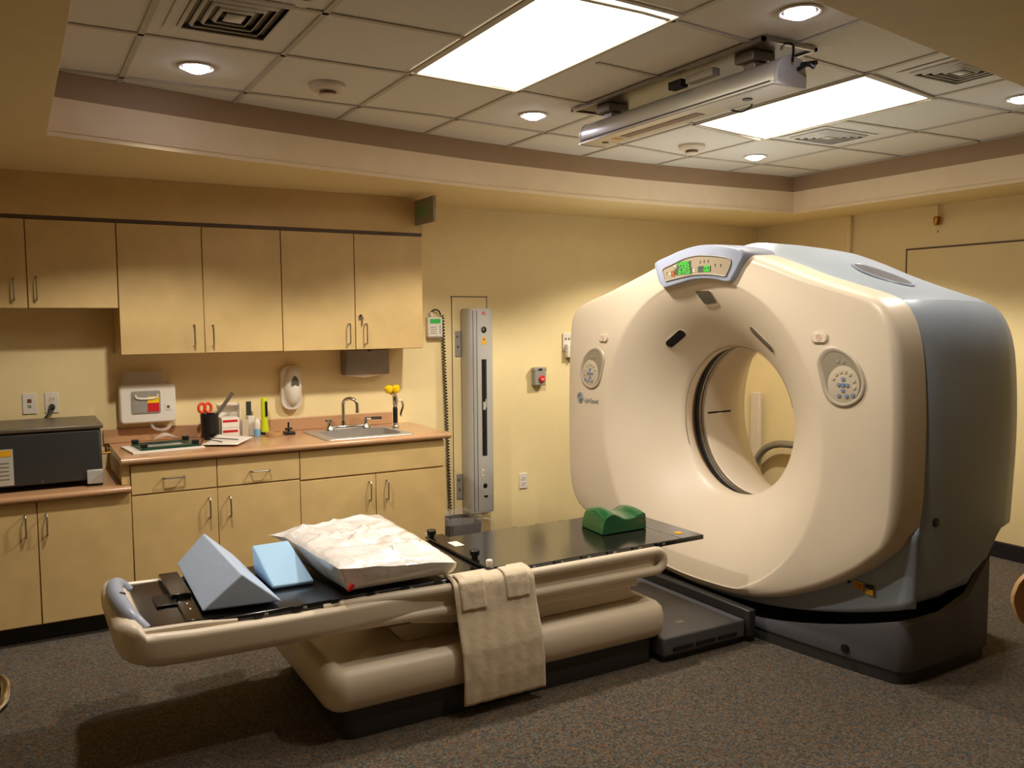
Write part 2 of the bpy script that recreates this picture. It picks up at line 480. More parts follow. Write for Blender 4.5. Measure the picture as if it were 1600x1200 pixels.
for y0, y1 in ((2.322, 2.34), (3.60, 3.615)):
    M().loft([[V((2.575 + (a - 2.575) * 1.03, y, 2.52 + (b - 2.52) * 1.05)) for a, b in prof] for y in (y0, y1)]).build('end_cap', MT['silver'], t, bevel=.002)
M().box((2.4965, 2.36, 2.482), (2.5, 3.59, 2.487)).build('seam_line', MT['darkbase'], t)
M().box((2.55, 2.82, 2.4655), (2.60, 3.35, 2.4675)).build('laser_slot', MT['rust'], t)
M().lathe((2.575, 2.55, 2.4675), (0, 0, -1), [(.02, 0), (.02, .003)], 24).build('knob', MT['darkbase'], t)
M().lathe((2.575, 3.5, 2.4675), (0, 0, -1), [(.016, 0), (.016, .003)], 24).build('knob', MT['darkbase'], t)
M().box((2.55, 3.38, 2.466), (2.6, 3.42, 2.4675)).build('warning_label', MT['amber'], t)
M().tube(crom([(2.56, 2.31, 2.55), (2.54, 2.29, 2.60), (2.55, 2.34, 2.622), (2.6, 2.40, 2.625)], 6, False), .005, 8).build('cable', MT['black'], t)
M().tube(crom([(2.6, 2.318, 2.53), (2.6, 2.27, 2.535), (2.61, 2.25, 2.52)], 6, False), .008, 8).tube([(2.62, 2.318, 2.55), (2.62, 2.25, 2.54)], .009, 8).build('plug', MT['black'], t)
M().tube(crom([(2.652, 2.74, 2.48), (2.668, 2.68, 2.455), (2.664, 2.62, 2.462), (2.652, 2.60, 2.48)], 6, False), .004, 8).build('wire_loop', MT['darkbase'], t)

# ------------------------------------------------------------------ cabinets
YU, YB = 5.07, 4.775
def bar_handle(x, y, z0, z1, parent, horiz=False):
    if horiz: pts = [(z0, y, x), (z0, y - .028, x), (z0 + .008, y - .034, x), (z1 - .008, y - .034, x), (z1, y - .028, x), (z1, y, x)]
    else: pts = [(x, y, z0), (x, y - .028, z0), (x, y - .034, z0 + .008), (x, y - .034, z1 - .008), (x, y - .028, z1), (x, y, z1)]
    M().tube(pts, .0045, 8).build('handle', MT['steel'], parent)
G = .0025
def door_panel(name, x0, x1, z0, z1, y, parent):
    return M().box((x0 + G, y, z0 + G), (x1 - G, y + .018, z1 - G)).build(name, MT['lam'], parent, bevel=.0015, seg=1)
def cab(name, label, x0, x1, z0, z1, yf, yb, grp):
    t = thing(name, label, 'cabinet', ((x0 + x1) / 2, yb, z0), grp)
    M().box((x0 + .0015, yf + .0185, z0), (x1 - .0015, yb - .002, z1)).build('body', MT['lam'], t)
    return t
U = 'wall cabinets'
t = cab('wall_cabinet', 'short beige wall cabinet above the dark appliance, the shorter of the upper cabinets', -.36, .503, 1.672, 2.13, YU, YW, U)
d = door_panel('door', -.36, .078, 1.672, 2.13, YU, t); bar_handle(.018, YU, 1.717, 1.824, d)
d = door_panel('door', .078, .503, 1.672, 2.13, YU, t); bar_handle(.12, YU, 1.721, 1.833, d)
t = cab('wall_cabinet', 'tall beige two-door wall cabinet above the sharps container, middle of the upper row', .503, 1.383, 1.420, 2.13, YU, YW, U)
d = door_panel('door', .503, .94, 1.420, 2.13, YU, t); bar_handle(.883, YU, 1.464, 1.579, d)
d = door_panel('door', .94, 1.383, 1.420, 2.13, YU, t); bar_handle(.983, YU, 1.462, 1.578, d)
t = cab('wall_cabinet', 'tall beige wall cabinet with a key in its lock, above the sink', 1.383, 2.288, 1.418, 2.13, YU, YW, U)
d = door_panel('door', 1.383, 1.832, 1.418, 2.13, YU, t); bar_handle(1.788, YU, 1.457, 1.578, d)
d = door_panel('door', 1.832, 2.288, 1.418, 2.13, YU, t); bar_handle(1.896, YU, 1.455, 1.577, d)
M().lathe((1.866, YU, 1.625), (0, -1, 0), [(.012, 0), (.012, .005), (.008, .008)], 20).build('lock', MT['chrome'], d)
m = M().box((1.864, YU - .03, 1.618), (1.868, YU - .008, 1.632)).box((1.872, YU - .012, 1.565), (1.876, YU - .006, 1.61)).lathe((1.874, YU - .009, 1.612), (0, 1, 0), [(.009, -.001), (.009, .001)], 16)
m.build('key', MT['steel'], d)
# bulkhead over the wall cabinets
b = struct(M().box((XL, YU + .004, 2.15), (2.292, YW - .001, ZS - .001)).build('trim_6', MT['lam']))
M().box((XL, YU + .012, 2.131), (2.292, YW - .001, 2.15)).build('shadow_gap', MT['lam2'], b)
# exit sign sticking out of the bulkhead
t = thing('exit_sign', 'dark exit sign sticking out of the bulkhead at the end of the upper cabinets', 'sign', (2.25, YU, 2.2))
M().box((2.242, 4.80, 2.195), (2.262, YU + .002, 2.352)).build('panel', MT['sign'], t, bevel=.003)
add_text(M(), 'EXIT', .085, lambda a, c: V((2.2405, 4.935 - a, 2.273 + c))).build('lettering', MT['exitg'], t)

B = 'base cabinets'
t = cab('base_cabinet', 'lower desk-height beige cabinet under the dark appliance', -.46, .496, .10, .725, YB, YW, B)
d = door_panel('door', -.46, .068, .105, .722, YB, t); bar_handle(.017, YB, .556, .661, d)
d = door_panel('door', .068, .496, .105, .722, YB, t); bar_handle(.108, YB, .554, .657, d)
M().box((-.46, YB + .085, .001), (.496, YW - .01, .10)).build('toe_kick', MT['base'], t)
t = cab('base_cabinet', 'beige base cabinet with two drawers under the tray and papers', .496, 1.378, .10, .868, YB, YW, B)
d = door_panel('drawer', .496, .925, .705, .862, YB, t); bar_handle(.783, YB, .653, .758, d, True)
d = door_panel('drawer', .925, 1.378, .705, .862, YB, t); bar_handle(.775, YB, 1.102, 1.203, d, True)
d = door_panel('door', .496, .925, .105, .702, YB, t); bar_handle(.880, YB, .546, .652, d)
d = door_panel('door', .925, 1.378, .105, .702, YB, t); bar_handle(.987, YB, .54, .649, d)
M().box((.496, YB + .085, .001), (1.378, YW - .01, .10)).build('toe_kick', MT['base'], t)
t = thing('base_cabinet', 'beige base cabinet with a false drawer front under the sink', 'cabinet', (1.83, YW, .1), B)
m = M().box((1.3795, YB + .0185, .1), (1.3975, YW - .002, .868)).box((2.2655, YB + .0185, .1), (2.2835, YW - .002, .868)).box((1.3976, YB + .0185, .1), (2.2654, YW - .002, .118))
m.box((1.3976, YW - .02, .1181), (2.2654, YW - .002, .868)).box((1.3976, YB + .0185, .1181), (2.2654, YB + .03, .868))
m.build('body', MT['lam'], t)
door_panel('drawer_front', 1.378, 2.285, .695, .862, YB, t)
d = door_panel('door', 1.378, 1.833, .105, .69, YB, t); bar_handle(1.79, YB, .538, .649, d)
d = door_panel('door', 1.833, 2.285, .105, .69, YB, t); bar_handle(1.899, YB, .533, .645, d)
M().box((1.378, YB + .085, .001), (2.285, YW - .01, .10)).build('toe_kick', MT['base'], t)

# countertops
ZT, ZD = .905, .760
def nose_profile(y0, y1, zt, th):
    r = th / 2
    p = [(y1, zt), (y1, zt - th)]
    p += [(y0 + r - r * cos(a), zt - r - r * sin(a)) for a in [radians(90 - 180 * k / 10) for k in range(11)]]
    return p
def slab(m, x0, x1, y0, y1, zt, th):
    p = nose_profile(y0, y1, zt, th)
    m.loft([[V((x, a, c)) for a, c in p] for x in (x0, x1)])
SKX0, SKX1, SKY0, SKY1 = 1.60, 2.06, 4.85, 5.20
ct = thing('countertop', 'long peach laminate countertop with a backsplash, over the sink and drawers', 'countertop', (1.4, YW, ZT - .035))
m = M(); slab(m, .452, SKX0, YB - .035, YW - .003, ZT, .036); slab(m, SKX1, 2.318, YB - .035, YW - .003, ZT, .036)
slab(m, SKX0, SKX1, YB - .035, SKY0, ZT, .036); m.box((SKX0, SKY1, ZT - .036), (SKX1, YW - .003, ZT))
m.build('worktop', MT['counter'], ct)
M().box((.425, YW - .022, ZT + .0005), (2.19, YW - .003, .985)).build('backsplash', MT['counter'], ct, bevel=.003)
M().box((.455, YB + .01, ZD + .003), (.494, YW - .023, ZT - .037)).build('end_panel', MT['lam'], ct)
ct = thing('countertop', 'lower peach countertop under the dark appliance at the left', 'countertop', (0, YW, ZD - .035))
m = M(); slab(m, -.5, .493, YB - .04, YW - .003, ZD, .034)
m.build('worktop', MT['counter'], ct)

# ------------------------------------------------------------------ sink and taps
sk = thing('sink', 'stainless steel sink set into the peach countertop', 'sink', (1.82, 5.03, ZT))
def sink_mesh():
    c = V((1.82, 5.035))
    o = [(c.x + a, c.y + b2) for a, b2 in rrect(.56, .49, .03)]
    i = [(1.83 + a, 5.025 + b2) for a, b2 in rrect(.44, .33, .05)]
    lo = [(1.83 + a, 5.025 + b2) for a, b2 in rrect(.41, .30, .07)]
    lo2 = [(1.83 + a * .7, 5.025 + b2 * .7) for a, b2 in rrect(.41, .30, .07)]
    L = [[V((a, b2, ZT + .001)) for a, b2 in o], [V((1.82 + (a - 1.82) * .985, 5.035 + (b2 - 5.035) * .985, ZT + .006)) for a, b2 in o],
         [V((a, b2, ZT + .005)) for a, b2 in i], [V((a, b2, ZT - .03)) for a, b2 in i], [V((a, b2, ZT - .15)) for a, b2 in lo], [V((a, b2, ZT - .165)) for a, b2 in lo2]]
    return M().loft(L, cap0=False)
sink_mesh().build('basin', MT['sinksteel'], sk)
fc = thing('faucet', 'chrome gooseneck faucet with two lever taps behind the sink', 'faucet', (1.83, 5.235, ZT + .006))
M().box((1.70, 5.215, ZT + .0065), (1.95, 5.265, ZT + .03)).build('deck_plate', MT['chrome'], fc, bevel=.008, seg=3)
pts = [(1.80, 5.24, ZT + .03), (1.80, 5.24, ZT + .16)] + [(1.835 - .035 * cos(a), 5.24 - .03 * (1 - cos(a)), ZT + .165 + .035 * sin(a)) for a in [pi * k / 8 for k in range(9)]] + [(1.872, 5.18, ZT + .13)]
M().tube(pts, .011, 14).lathe((1.872, 5.18, ZT + .13), (0, 0, -1), [(.012, 0), (.013, .02)], 16).lathe((1.80, 5.24, ZT + .03), (0, 0, 1), [(.02, 0), (.014, .03)], 18).build('spout', MT['chrome'], fc)
for x in (1.705, 1.945):
    h = M().lathe((x, 5.225, ZT + .0065), (0, 0, 1), [(.03, 0), (.026, .012), (.014, .03), (.014, .052), (.016, .06)], 20).build('tap', MT['chrome'], fc)
    M().tube([(x - .012, 5.225, ZT + .066), (x + .03, 5.2, ZT + .068)] if x > 1.8 else [(x - .03, 5.2, ZT + .068), (x + .01, 5.23, ZT + .066)], .008, 10).build('lever', MT['chrome'], h)
    if x > 1.8: M().tube([(x + .028, 5.201, ZT + .068), (x + .085, 5.165, ZT + .07)], .009, 10).build('lever_grip', MT['black'], h)
ew = thing('eyewash', 'hand-held eyewash spray with two yellow caps at the right of the sink', 'eyewash', (2.105, 5.12, ZT))
M().lathe((2.105, 5.12, ZT + .0065), (0, 0, 1), [(.024, 0), (.022, .012), (.015, .02), (.015, .03)], 20).build('base', MT['chrome'], ew)
M().lathe((2.105, 5.12, ZT + .03), (0, 0, 1), [(.013, 0), (.0155, .01), (.0155, .1), (.012, .11)], 18).build('grip', MT['black'], ew)
M().lathe((2.105, 5.12, ZT + .138), (0, 0, 1), [(.011, 0), (.016, .02), (.018, .05), (.014, .075), (.01, .085)], 18).tube([(2.105, 5.12, ZT + .21), (2.09, 5.11, ZT + .225), (2.07, 5.1, ZT + .232)], .012, 12).build('spray_head', MT['chrome'], ew)
M().tube(crom([(2.118, 5.12, ZT + .18), (2.15, 5.12, ZT + .175), (2.158, 5.12, ZT + .14), (2.145, 5.12, ZT + .10), (2.145, 5.12, ZT + .075)], 6, False), .007, 8).build('lever', MT['chrome'], ew)
for x, dx in ((2.062, -.4), (2.108, -.25)):
    M().lathe((x, 5.10, ZT + .232), (dx, -.15, 1), [(.012, 0), (.024, .012), (.027, .03), (.024, .044), (.012, .05)], 20).build('cap', MT['yellow'], ew)

# ------------------------------------------------------------------ wall items over the counter
sc = thing('sharps_container', 'white sharps container with a red and yellow window, on the wall under the cabinets', 'sharps container', (.66, YW, 1.0))
M().prism([(a + .66, YW - .003, c + 1.13) for a, c in rrect(.30, .22, .02)], (0, -.10, 0)).build('enclosure', MT['whiteplas'], sc, bevel=.01, seg=3)
M().prism([(.53, YW - .004, 1.235), (.765, YW - .004, 1.235), (.76, YW - .004, 1.315), (.545, YW - .004, 1.315)], (0, -.05, 0)).build('chute_cover', MT['clear'], sc, bevel=.006)
M().prism([(a + .648, YW - .104, c + 1.14) for a, c in rrect(.155, .13, .01)], (0, -.005, 0)).build('window_frame', MT['greyplas'], sc, bevel=.002)
M().box((.58, YW - .1105, 1.083), (.717, YW - .109, 1.197)).build('window', MT['greyplas'], sc)
M().box((.655, YW - .112, 1.085), (.716, YW - .1105, 1.135)).build('red_label', MT['red'], sc)
M().box((.655, YW - .112, 1.135), (.716, YW - .1105, 1.172)).build('yellow_label', MT['yellow'], sc)
M().tube(crom([(.59, YW - .115, 1.185), (.60, YW - .115, 1.165), (.65, YW - .115, 1.160), (.70, YW - .115, 1.165), (.71, YW - .115, 1.185)], 5, False), .006, 8).build('flap', MT['whiteplas'], sc)
M().box((.75, YW - .106, 1.09), (.785, YW - .103, 1.13)).build('lock_plate', MT['whiteplas'], sc)
M().lathe((.767, YW - .106, 1.108), (0, -1, 0), [(.009, 0), (.007, .004)], 16).build('lock', MT['dullsteel'], sc)
M().tube(crom([(.67, YW - .07, 1.016), (.69, YW - .09, .985), (.73, YW - .095, .975), (.77, YW - .08, .985), (.78, YW - .07, 1.016)], 5, False), .008, 8).build('drip_tray', MT['clear'], sc)

sd = thing('soap_dispenser', 'white wall soap dispenser with a dark teardrop window, left of the faucet', 'soap dispenser', (1.51, YW, 1.03))
M().prism([(a + 1.505, YW - .003, c + 1.18) for a, c in rrect(.13, .28, .055)], (0, -.05, 0)).build('back_plate', MT['whiteplas'], sd, bevel=.008, seg=3)
M().ball((1.51, YW - .055, 1.19), (.056, .055, .125), 28).build('cover', MT['whiteplas'], sd)
M().prism([V((1.512 + a, YW - .113, 1.225 + c)) for a, c in crom([(-.022, -.03), (0, -.022), (.022, -.03), (.02, .005), (0, .032), (-.02, .005)], 5)], (0, .02, 0)).build('window', MT['smoke'], sd)

pt = thing('paper_towel_dispenser', 'grey metal paper towel dispenser under the cabinet above the sink', 'dispenser', (1.99, YW, 1.24))
M().box((1.84, YW - .10, 1.245), (2.145, YW - .003, 1.412)).build('case', MT['dullsteel'], pt, bevel=.01, seg=3)
M().box((1.86, YW - .0028, 1.26), (2.125, YW - .001, 1.40)).build('wall_mount', MT['dullsteel'], pt)
M().box((1.845, YW - .112, 1.262), (2.14, YW - .1005, 1.41)).build('front_panel', MT['dullsteel'], pt, bevel=.006)
M().box((1.99, YW - .116, 1.398), (2.01, YW - .1125, 1.408)).build('latch', MT['black'], pt)
def tw(u, v):
    return V((1.865 + .25 * u, YW - .09 + .06 * v - .02 * (1 - (2 * u - 1) ** 2) * 0, 1.244 - .018 * (1 - abs(2 * u - 1)) * (1 - abs(2 * v - 1))))
M().grid(tw, 10, 4).build('paper_towel', MT['paper'], pt, solid=.004)

def outlet(x, z, label, kind):
    t = thing('wall_outlet', label, 'outlet', (x, YW, z))
    M().box((x - .034, YW - .008, z - .057), (x + .034, YW - .002, z + .057)).build('cover_plate', MT['whiteplas'], t, bevel=.003)
    if kind == 'red':
        M().box((x - .01, YW - .011, z + .006), (x + .01, YW - .008, z + .026)).build('button', MT['rust'], t)
        M().box((x - .008, YW - .011, z - .022), (x + .008, YW - .008, z - .006)).build('button', MT['greyplas'], t)
    else:
        for dz in (-.02, .02):
            s2 = M().prism([(x + a, YW - .008, z + dz + c) for a, c in rrect(.036, .03, .012)], (0, -.002, 0)).build('socket', MT['cream'], t)
            m = M()
            for dx in (-.007, .007): m.box((x + dx - .0012, YW - .0108, z + dz - .004), (x + dx + .0012, YW - .0101, z + dz + .006))
            m.build('slots', MT['darkbase'], s2)
    return t
outlet(.067, 1.155, 'white wall plate with red and grey buttons, above the dark appliance', 'red')
outlet(.175, 1.155, 'white wall outlet with a black plug in it, above the dark appliance', 'sock')
outlet(3.225, .407, 'white wall outlet low on the back wall between the laser column and the scanner', 'sock')

# ------------------------------------------------------------------ water bath on the desk counter
wb = thing('water_bath', 'dark grey boxy appliance on the lower counter at the left', 'appliance', (-.1, 5.05, ZD))
M().box((-.70, 4.86, ZD + .03), (.375, 5.32, 1.055)).build('body', MT['darkbase'], wb, bevel=.012)
M().box((-.71, 4.85, 1.056), (.385, 5.33, 1.078)).build('lid', MT['lid'], wb, bevel=.006)
M().prism([(.375, 4.862, ZD + .005), (.375, 4.862, ZD + .10), (.30, 4.862, ZD + .10), (.315, 4.862, ZD + .05), (.345, 4.862, ZD + .005)], (0, .44, 0)).build('foot_panel', MT['darkbase'], wb)
M().box((.30, 4.848, ZD + .012), (.376, 4.8615, ZD + .085)).build('corner_plate', MT['silver'], wb, bevel=.004)
for x in (.345, -.6): M().lathe((x, 4.87, ZD), (0, 0, 1), [(.018, .0005), (.015, .03)], 16).build('foot', MT['black'], wb)
M().box((-.32, 4.857, .80), (-.022, 4.8595, .98)).build('label', MT['oldpaper'], wb)
m = M()
for k in range(5): m.box((-.3, 4.8555, .83 + k * .02), (-.04, 4.857, .834 + k * .02))
m.build('lettering', MT['greyink'], wb)
M().box((-.2, 4.8555, .945), (-.03, 4.857, .975)).build('warning_stripe', MT['amber'], wb)
m = M()
for x in (.0, .2): m.lathe((x - .1, 4.8595, .805), (0, -1, 0), [(.006, 0), (.004, .003)], 10)
m.build('screws', MT['steel'], wb)
M().tube([(.376, 5.05, .90), (.43, 5.05, .90)], .007, 8).tube([(.41, 5.05, .9), (.41, 5.05, .94)], .006, 8).build('drain_valve', MT['brass'], wb)
pc = thing('power_cord', 'black plug and cord running from the wall outlet down behind the dark appliance', 'cord', (.175, 5.38, 1.135))
M().lathe((.175, YW - .011, 1.135), (0, -1, -.3), [(.016, 0), (.016, .02), (.009, .04)], 14).build('plug', MT['black'], pc)
M().tube(crom([(.17, 5.352, 1.118), (.14, 5.34, 1.08), (.12, 5.345, 1.085 - .03), (.125, 5.352, 1.02), (.13, 5.36, .9)], 6, False), .0055, 8).build('cable', MT['black'], pc)

# ------------------------------------------------------------------ things on the counter
tr = thing('mask_frame', 'dark moulding frame with black clips lying on white paper on the counter', 'frame', (.70, 5.02, ZT))
def rot2(x, y, a): return (x * cos(a) - y * sin(a), x * sin(a) + y * cos(a))
def frame_pts(w, d, z, cx=.705, cy=5.03, a=.10): return [V((cx + rot2(sx * w / 2, sy * d / 2, a)[0], cy + rot2(sx * w / 2, sy * d / 2, a)[1], z)) for sx, sy in ((-1, -1), (1, -1), (1, 1), (-1, 1))]
o4 = frame_pts(.30, .24, ZT + .012); i4 = frame_pts(.20, .15, ZT + .012)
m = M(); m.add(o4 + i4 + [p + V((0, 0, .012)) for p in o4] + [p + V((0, 0, .012)) for p in i4],
     [(k, (k + 1) % 4, 4 + (k + 1) % 4, 4 + k) for k in range(4)] + [(8 + k, 8 + (k + 1) % 4, 12 + (k + 1) % 4, 12 + k) for k in range(4)] +
     [(k, (k + 1) % 4, 8 + (k + 1) % 4, 8 + k) for k in range(4)] + [(4 + k, 4 + (k + 1) % 4, 12 + (k + 1) % 4, 12 + k) for k in range(4)])
m.build('border', MT['darkgreen'], tr)
m = M().prism(frame_pts(.22, .17, ZT + .014), (0, 0, .004)); m.build('clear_sheet', MT['clear'], tr)
for p in frame_pts(.27, .2, ZT + .025):
    M().obox(p + V((0, 0, .010)), (.035, .025, .022), Matrix.Rotation(.1, 3, 'Z')).build('clip', MT['black'], tr, bevel=.003)
M().grid(lambda u, v: frame_pts(.14 * (1 - .3 * v), .05, ZT + .05)[0] * (1 - u) + frame_pts(.14 * (1 - .3 * v), .05, ZT + .05)[1] * u + V((0, .06 * v, .02 * sin(pi * u) + .01 * v)), 10, 4).build('moulded_sheet', MT['clear'], tr, solid=.002)
tag(M().prism(frame_pts(.37, .30, ZT + .0015, .69, 5.02), (0, 0, .009)).build('paper_stack', MT['paper']), 'flat stack of white paper under the dark moulding frame', 'paper')
def curl(u, v):
    x, y = rot2(.21 * (u - .5), .28 * (v - .5), -.55)
    return V((1.035 + x, 5.02 + y, ZT + .013 + .018 * max(0, v - .4) * (1 - u) * 2 + .006 * u * v))
tag(M().grid(curl, 10, 10).build('paper_sheet', MT['paper'], solid=.0012), 'loose curled white paper sheet on the counter in front of the pen cup', 'paper')
pen = thing('calipers', 'thin dark metal tool lying on the loose paper sheet', 'tool', (.98, 5.0, ZT + .02))
M().tube([(.945, 5.07, ZT + .033), (1.09, 4.985, ZT + .022)], .0028, 8).build('rod', MT['darkbase'], pen)
M().tube(crom([(.935, 5.0, ZT + .031), (.97, 4.95, ZT + .026), (.99, 4.94, ZT + .022), (.985, 4.96, ZT + .022)], 5, False), .0028, 8).build('hook', MT['darkbase'], pen)
mk = thing('marker', 'short dark pen standing up from the front edge of the tray frame', 'pen', (.885, 4.93, ZT + .02))
M().tube([(.87, 4.925, ZT + .0135), (.886, 4.915, ZT + .05)], .006, 10).build('barrel', MT['rust'], mk)
cup = thing('pen_cup', 'black pen cup on the counter behind the loose papers', 'cup', (.985, 5.25, ZT))
M().lathe((.985, 5.25, ZT + .001), (0, 0, 1), [(.046, 0), (.052, .15), (.048, .15), (.043, .006), (.001, .005)], 32, cap=True).build('body', MT['black'], cup)
sz = thing('scissors', 'scissors with orange-red handles standing in the black pen cup', 'scissors', (.965, 5.25, ZT + .1))
for dx, s in ((-.022, 1), (.012, 1)):
    M().tube([(.965 + dx + .02 * cos(a), 5.245 + .006 * cos(a), ZT + .188 + .026 * sin(a)) for a in [2 * pi * k / 18 for k in range(18)]], .0085, 10, closed=True).build('handle', MT['orange'], sz)
M().obox((.965, 5.246, ZT + .085), (.016, .003, .14), Matrix.Identity(3)).build('blades', MT['steel'], sz)
rl = tag(M().obox((1.062, 5.262, ZT + .185), (.022, .002, .21), Matrix.Rotation(radians(37), 3, 'Y')).build('ruler', MT['dullsteel']), 'metal ruler leaning out of the black pen cup', 'ruler')
def carton(name, x0, x1, y0, y1, z0, z1, label, stripe=True):
    t = thing(name, label, 'box', ((x0 + x1) / 2, (y0 + y1) / 2, z0), 'cartons on the counter')
    M().box((x0, y0, z0), (x1, y1, z1)).build('carton', MT['paper'], t, bevel=.001)
    if stripe:
        M().box((x0 + .006, y0 - .001, z1 - .026), (x1 - .01, y0 - .0002, z1 - .012)).build('stripe', MT['red'], t)
    return t
carton('glove_carton', 1.05, 1.152, 5.23, 5.33, ZT + .001, ZT + .061, 'small white carton with a red stripe, the lower of two stacked on the counter')
carton('glove_carton', 1.05, 1.152, 5.23, 5.33, ZT + .0625, ZT + .122, 'small white carton with a red stripe, the upper of two stacked on the counter')
t = thing('leaflet_holder', 'open white cardboard holder behind the stacked red-striped cartons', 'box', (1.1, 5.36, ZT), None)
m = M().box((1.045, 5.345, ZT + .001), (1.165, 5.349, ZT + .20)).box((1.165, 5.27, ZT + .001), (1.169, 5.349, ZT + .20)).box((1.045, 5.345, ZT + .19), (1.165, 5.30, ZT + .195))
m.build('panels', MT['paper'], t)
t = thing('card_box', 'narrow beige carton between the red-striped cartons and the pale bottle', 'box', (1.195, 5.27, ZT))
M().box((1.168, 5.235, ZT + .001), (1.208, 5.262, ZT + .105)).build('carton', MT['cream2'], t, bevel=.002)
t = thing('card_box', 'narrow white carton with a tall dark card behind it on the counter', 'box', (1.235, 5.3, ZT))
M().box((1.213, 5.265, ZT + .001), (1.25, 5.32, ZT + .12)).build('carton', MT['whiteplas'], t, bevel=.002)
M().box((1.215, 5.322, ZT + .001), (1.245, 5.328, ZT + .205)).build('card', MT['darkbase'], t)
t = thing('lotion_bottle', 'small white bottle with a pale blue base label, left of the yellow flashlight', 'bottle', (1.262, 5.23, ZT))
M().lathe((1.255, 5.232, ZT + .045), (0, 0, 1), [(.02, 0), (.021, .03), (.018, .05), (.009, .06), (.009, .066)], 20).build('body', MT['whiteplas'], t)
M().lathe((1.255, 5.232, ZT + .001), (0, 0, 1), [(.02, 0), (.0205, .0435)], 20).build('label', MT['lightblue'], t)
t = thing('flashlight', 'bright yellow flashlight standing upright on the counter', 'flashlight', (1.318, 5.30, ZT))
M().lathe((1.318, 5.30, ZT + .016), (0, 0, 1), [(.027, 0), (.026, .02), (.02, .05), (.02, .19), (.017, .205), (.01, .21)], 24).build('body', MT['lime'], t)
M().lathe((1.318, 5.30, ZT + .001), (0, 0, 1), [(.028, 0), (.0285, .0145)], 24).build('lens_ring', MT['black'], t)
M().box((1.318, 5.272, ZT + .11), (1.333, 5.284, ZT + .205)).build('clip', MT['black'], t, bevel=.005)
t = tag(M().lathe((1.345, 5.19, ZT + .0012), (0, 0, 1), [(.05, 0), (.05, .024), (.036, .024), (.036, 0), (.05, 0)], 36, cap=False).build('tape_roll', MT['tan']), 'roll of tan masking tape on the counter right of the yellow flashlight', 'tape')
t = thing('tape_dispenser', 'small black spiked holder on the counter left of the sink', 'holder', (1.44, 5.2, ZT))
M().box((1.41, 5.18, ZT + .001), (1.475, 5.235, ZT + .018)).build('base', MT['black'], t, bevel=.005)
M().tube([(1.44, 5.21, ZT + .018), (1.44, 5.21, ZT + .075)], .006, 8).tube([(1.42, 5.2, ZT + .035), (1.462, 5.22, ZT + .035)], .008, 8).build('spindle', MT['black'], t)

# ------------------------------------------------------------------ back wall right of the cabinets
wp = thing('access_panel', 'beige flush wall panel with a thin dark reveal behind the silver laser column', 'panel', (2.79, YW, .98))
M().box((2.655, YW - .006, .215), (2.925, YW - .001, 1.755)).build('panel', MT['wall'], wp)
m = M().box((2.645, YW - .0065, 1.755), (2.935, YW - .001, 1.762)).box((2.925, YW - .0065, .208), (2.931, YW - .001, 1.755)).box((2.65, YW - .0065, .208), (2.93, YW - .001, .214)).box((2.651, YW - .0065, .208), (2.654, YW - .001, 1.755))
m.build('reveal', MT['lam2'], wp)
M().box((2.86, YW - .009, .255), (2.885, YW - .0065, .28)).build('opening', MT['black'], wp)
wl = thing('wall_laser', 'tall silver laser column with a dark vertical slot, mounted on the back wall', 'laser', (2.87, YW, .24))
_b = M.build
_dx = -.083
def _sh(self, *a, **k):
    self.v = [V((2.893 + (v.x + _dx - 2.893) * .9, v.y, v.z)) for v in self.v]
    return _b(self, *a, **k)
M.build = _sh
prof = crom([(2.775, 5.37), (2.77, 5.30), (2.778, 5.262), (2.80, 5.243), (2.85, 5.228), (2.90, 5.225), (2.955, 5.232), (2.975, 5.25), (2.978, 5.30), (2.972, 5.37), (2.95, 5.375), (2.80, 5.375)], 4)
M().loft([[V((a, y, z)) for a, y in prof] for z in (.262, 1.665)]).build('housing', MT['silver'], wl)
for z0, z1 in ((.25, .262), (1.665, 1.675)):
    M().loft([[V((2.875 + (a - 2.875) * .98, 5.3 + (y - 5.3) * .97, z)) for a, y in prof] for z in (z0, z1)]).build('end_cap', MT['silver'], wl, bevel=.003)
M().box((2.866, 5.222, .655), (2.906, 5.229, 1.325)).build('slot_back', MT['black'], wl)
M().box((2.892, 5.2195, .655), (2.899, 5.2215, 1.322)).build('slot_rail', MT['darkbase'], wl)
M().box((2.872, 5.217, .975), (2.892, 5.2215, 1.03)).box((2.892, 5.217, .99), (2.9, 5.219, 1.05)).build('slider', MT['silver'], wl)
for x in (2.8, 2.828): M().box((x, 5.236 if x < 2.82 else 5.229, .27), (x + .002, 5.2405 if x < 2.82 else 5.236, 1.66)).build('seam', MT['darkbase'], wl)
M().lathe((2.885, 5.2235, 1.53), (0, -1, 0), [(.021, -.004), (.021, .006), (.016, .008)], 24).build('knob', MT['black'], wl)
M().lathe((2.877, 5.215, 1.53), (0, -1, 0), [(.009, -.001), (.008, .003)], 16).build('knob_cap', MT['steel'], wl)
M().lathe((2.887, 5.2275, .44), (0, -1, 0), [(.019, 0), (.018, .003)], 24).build('knob_hole', MT['black'], wl)
M().prism([(2.893 + a, 5.227, .365 + c) for a, c in rrect(.036, .015, .007)], (0, -.003, 0)).build('vent_slot', MT['black'], wl)
M().box((2.873, 5.2245, 1.632), (2.903, 5.2265, 1.652)).build('badge', MT['red'], wl)
add_text(M(), 'LAP', .016, lambda a, c: V((2.888 + a, 5.2235, 1.642 + c))).build('lettering', MT['whiteink'], wl)
M().prism([(2.865, 5.2265, 1.452), (2.909, 5.2265, 1.452), (2.887, 5.2265, 1.49)], (0, -.002, 0)).build('warning_triangle', MT['amber'], wl)
M().box((2.868, 5.2245, 1.428), (2.908, 5.2265, 1.450)).build('warning_label', MT['amber'], wl)
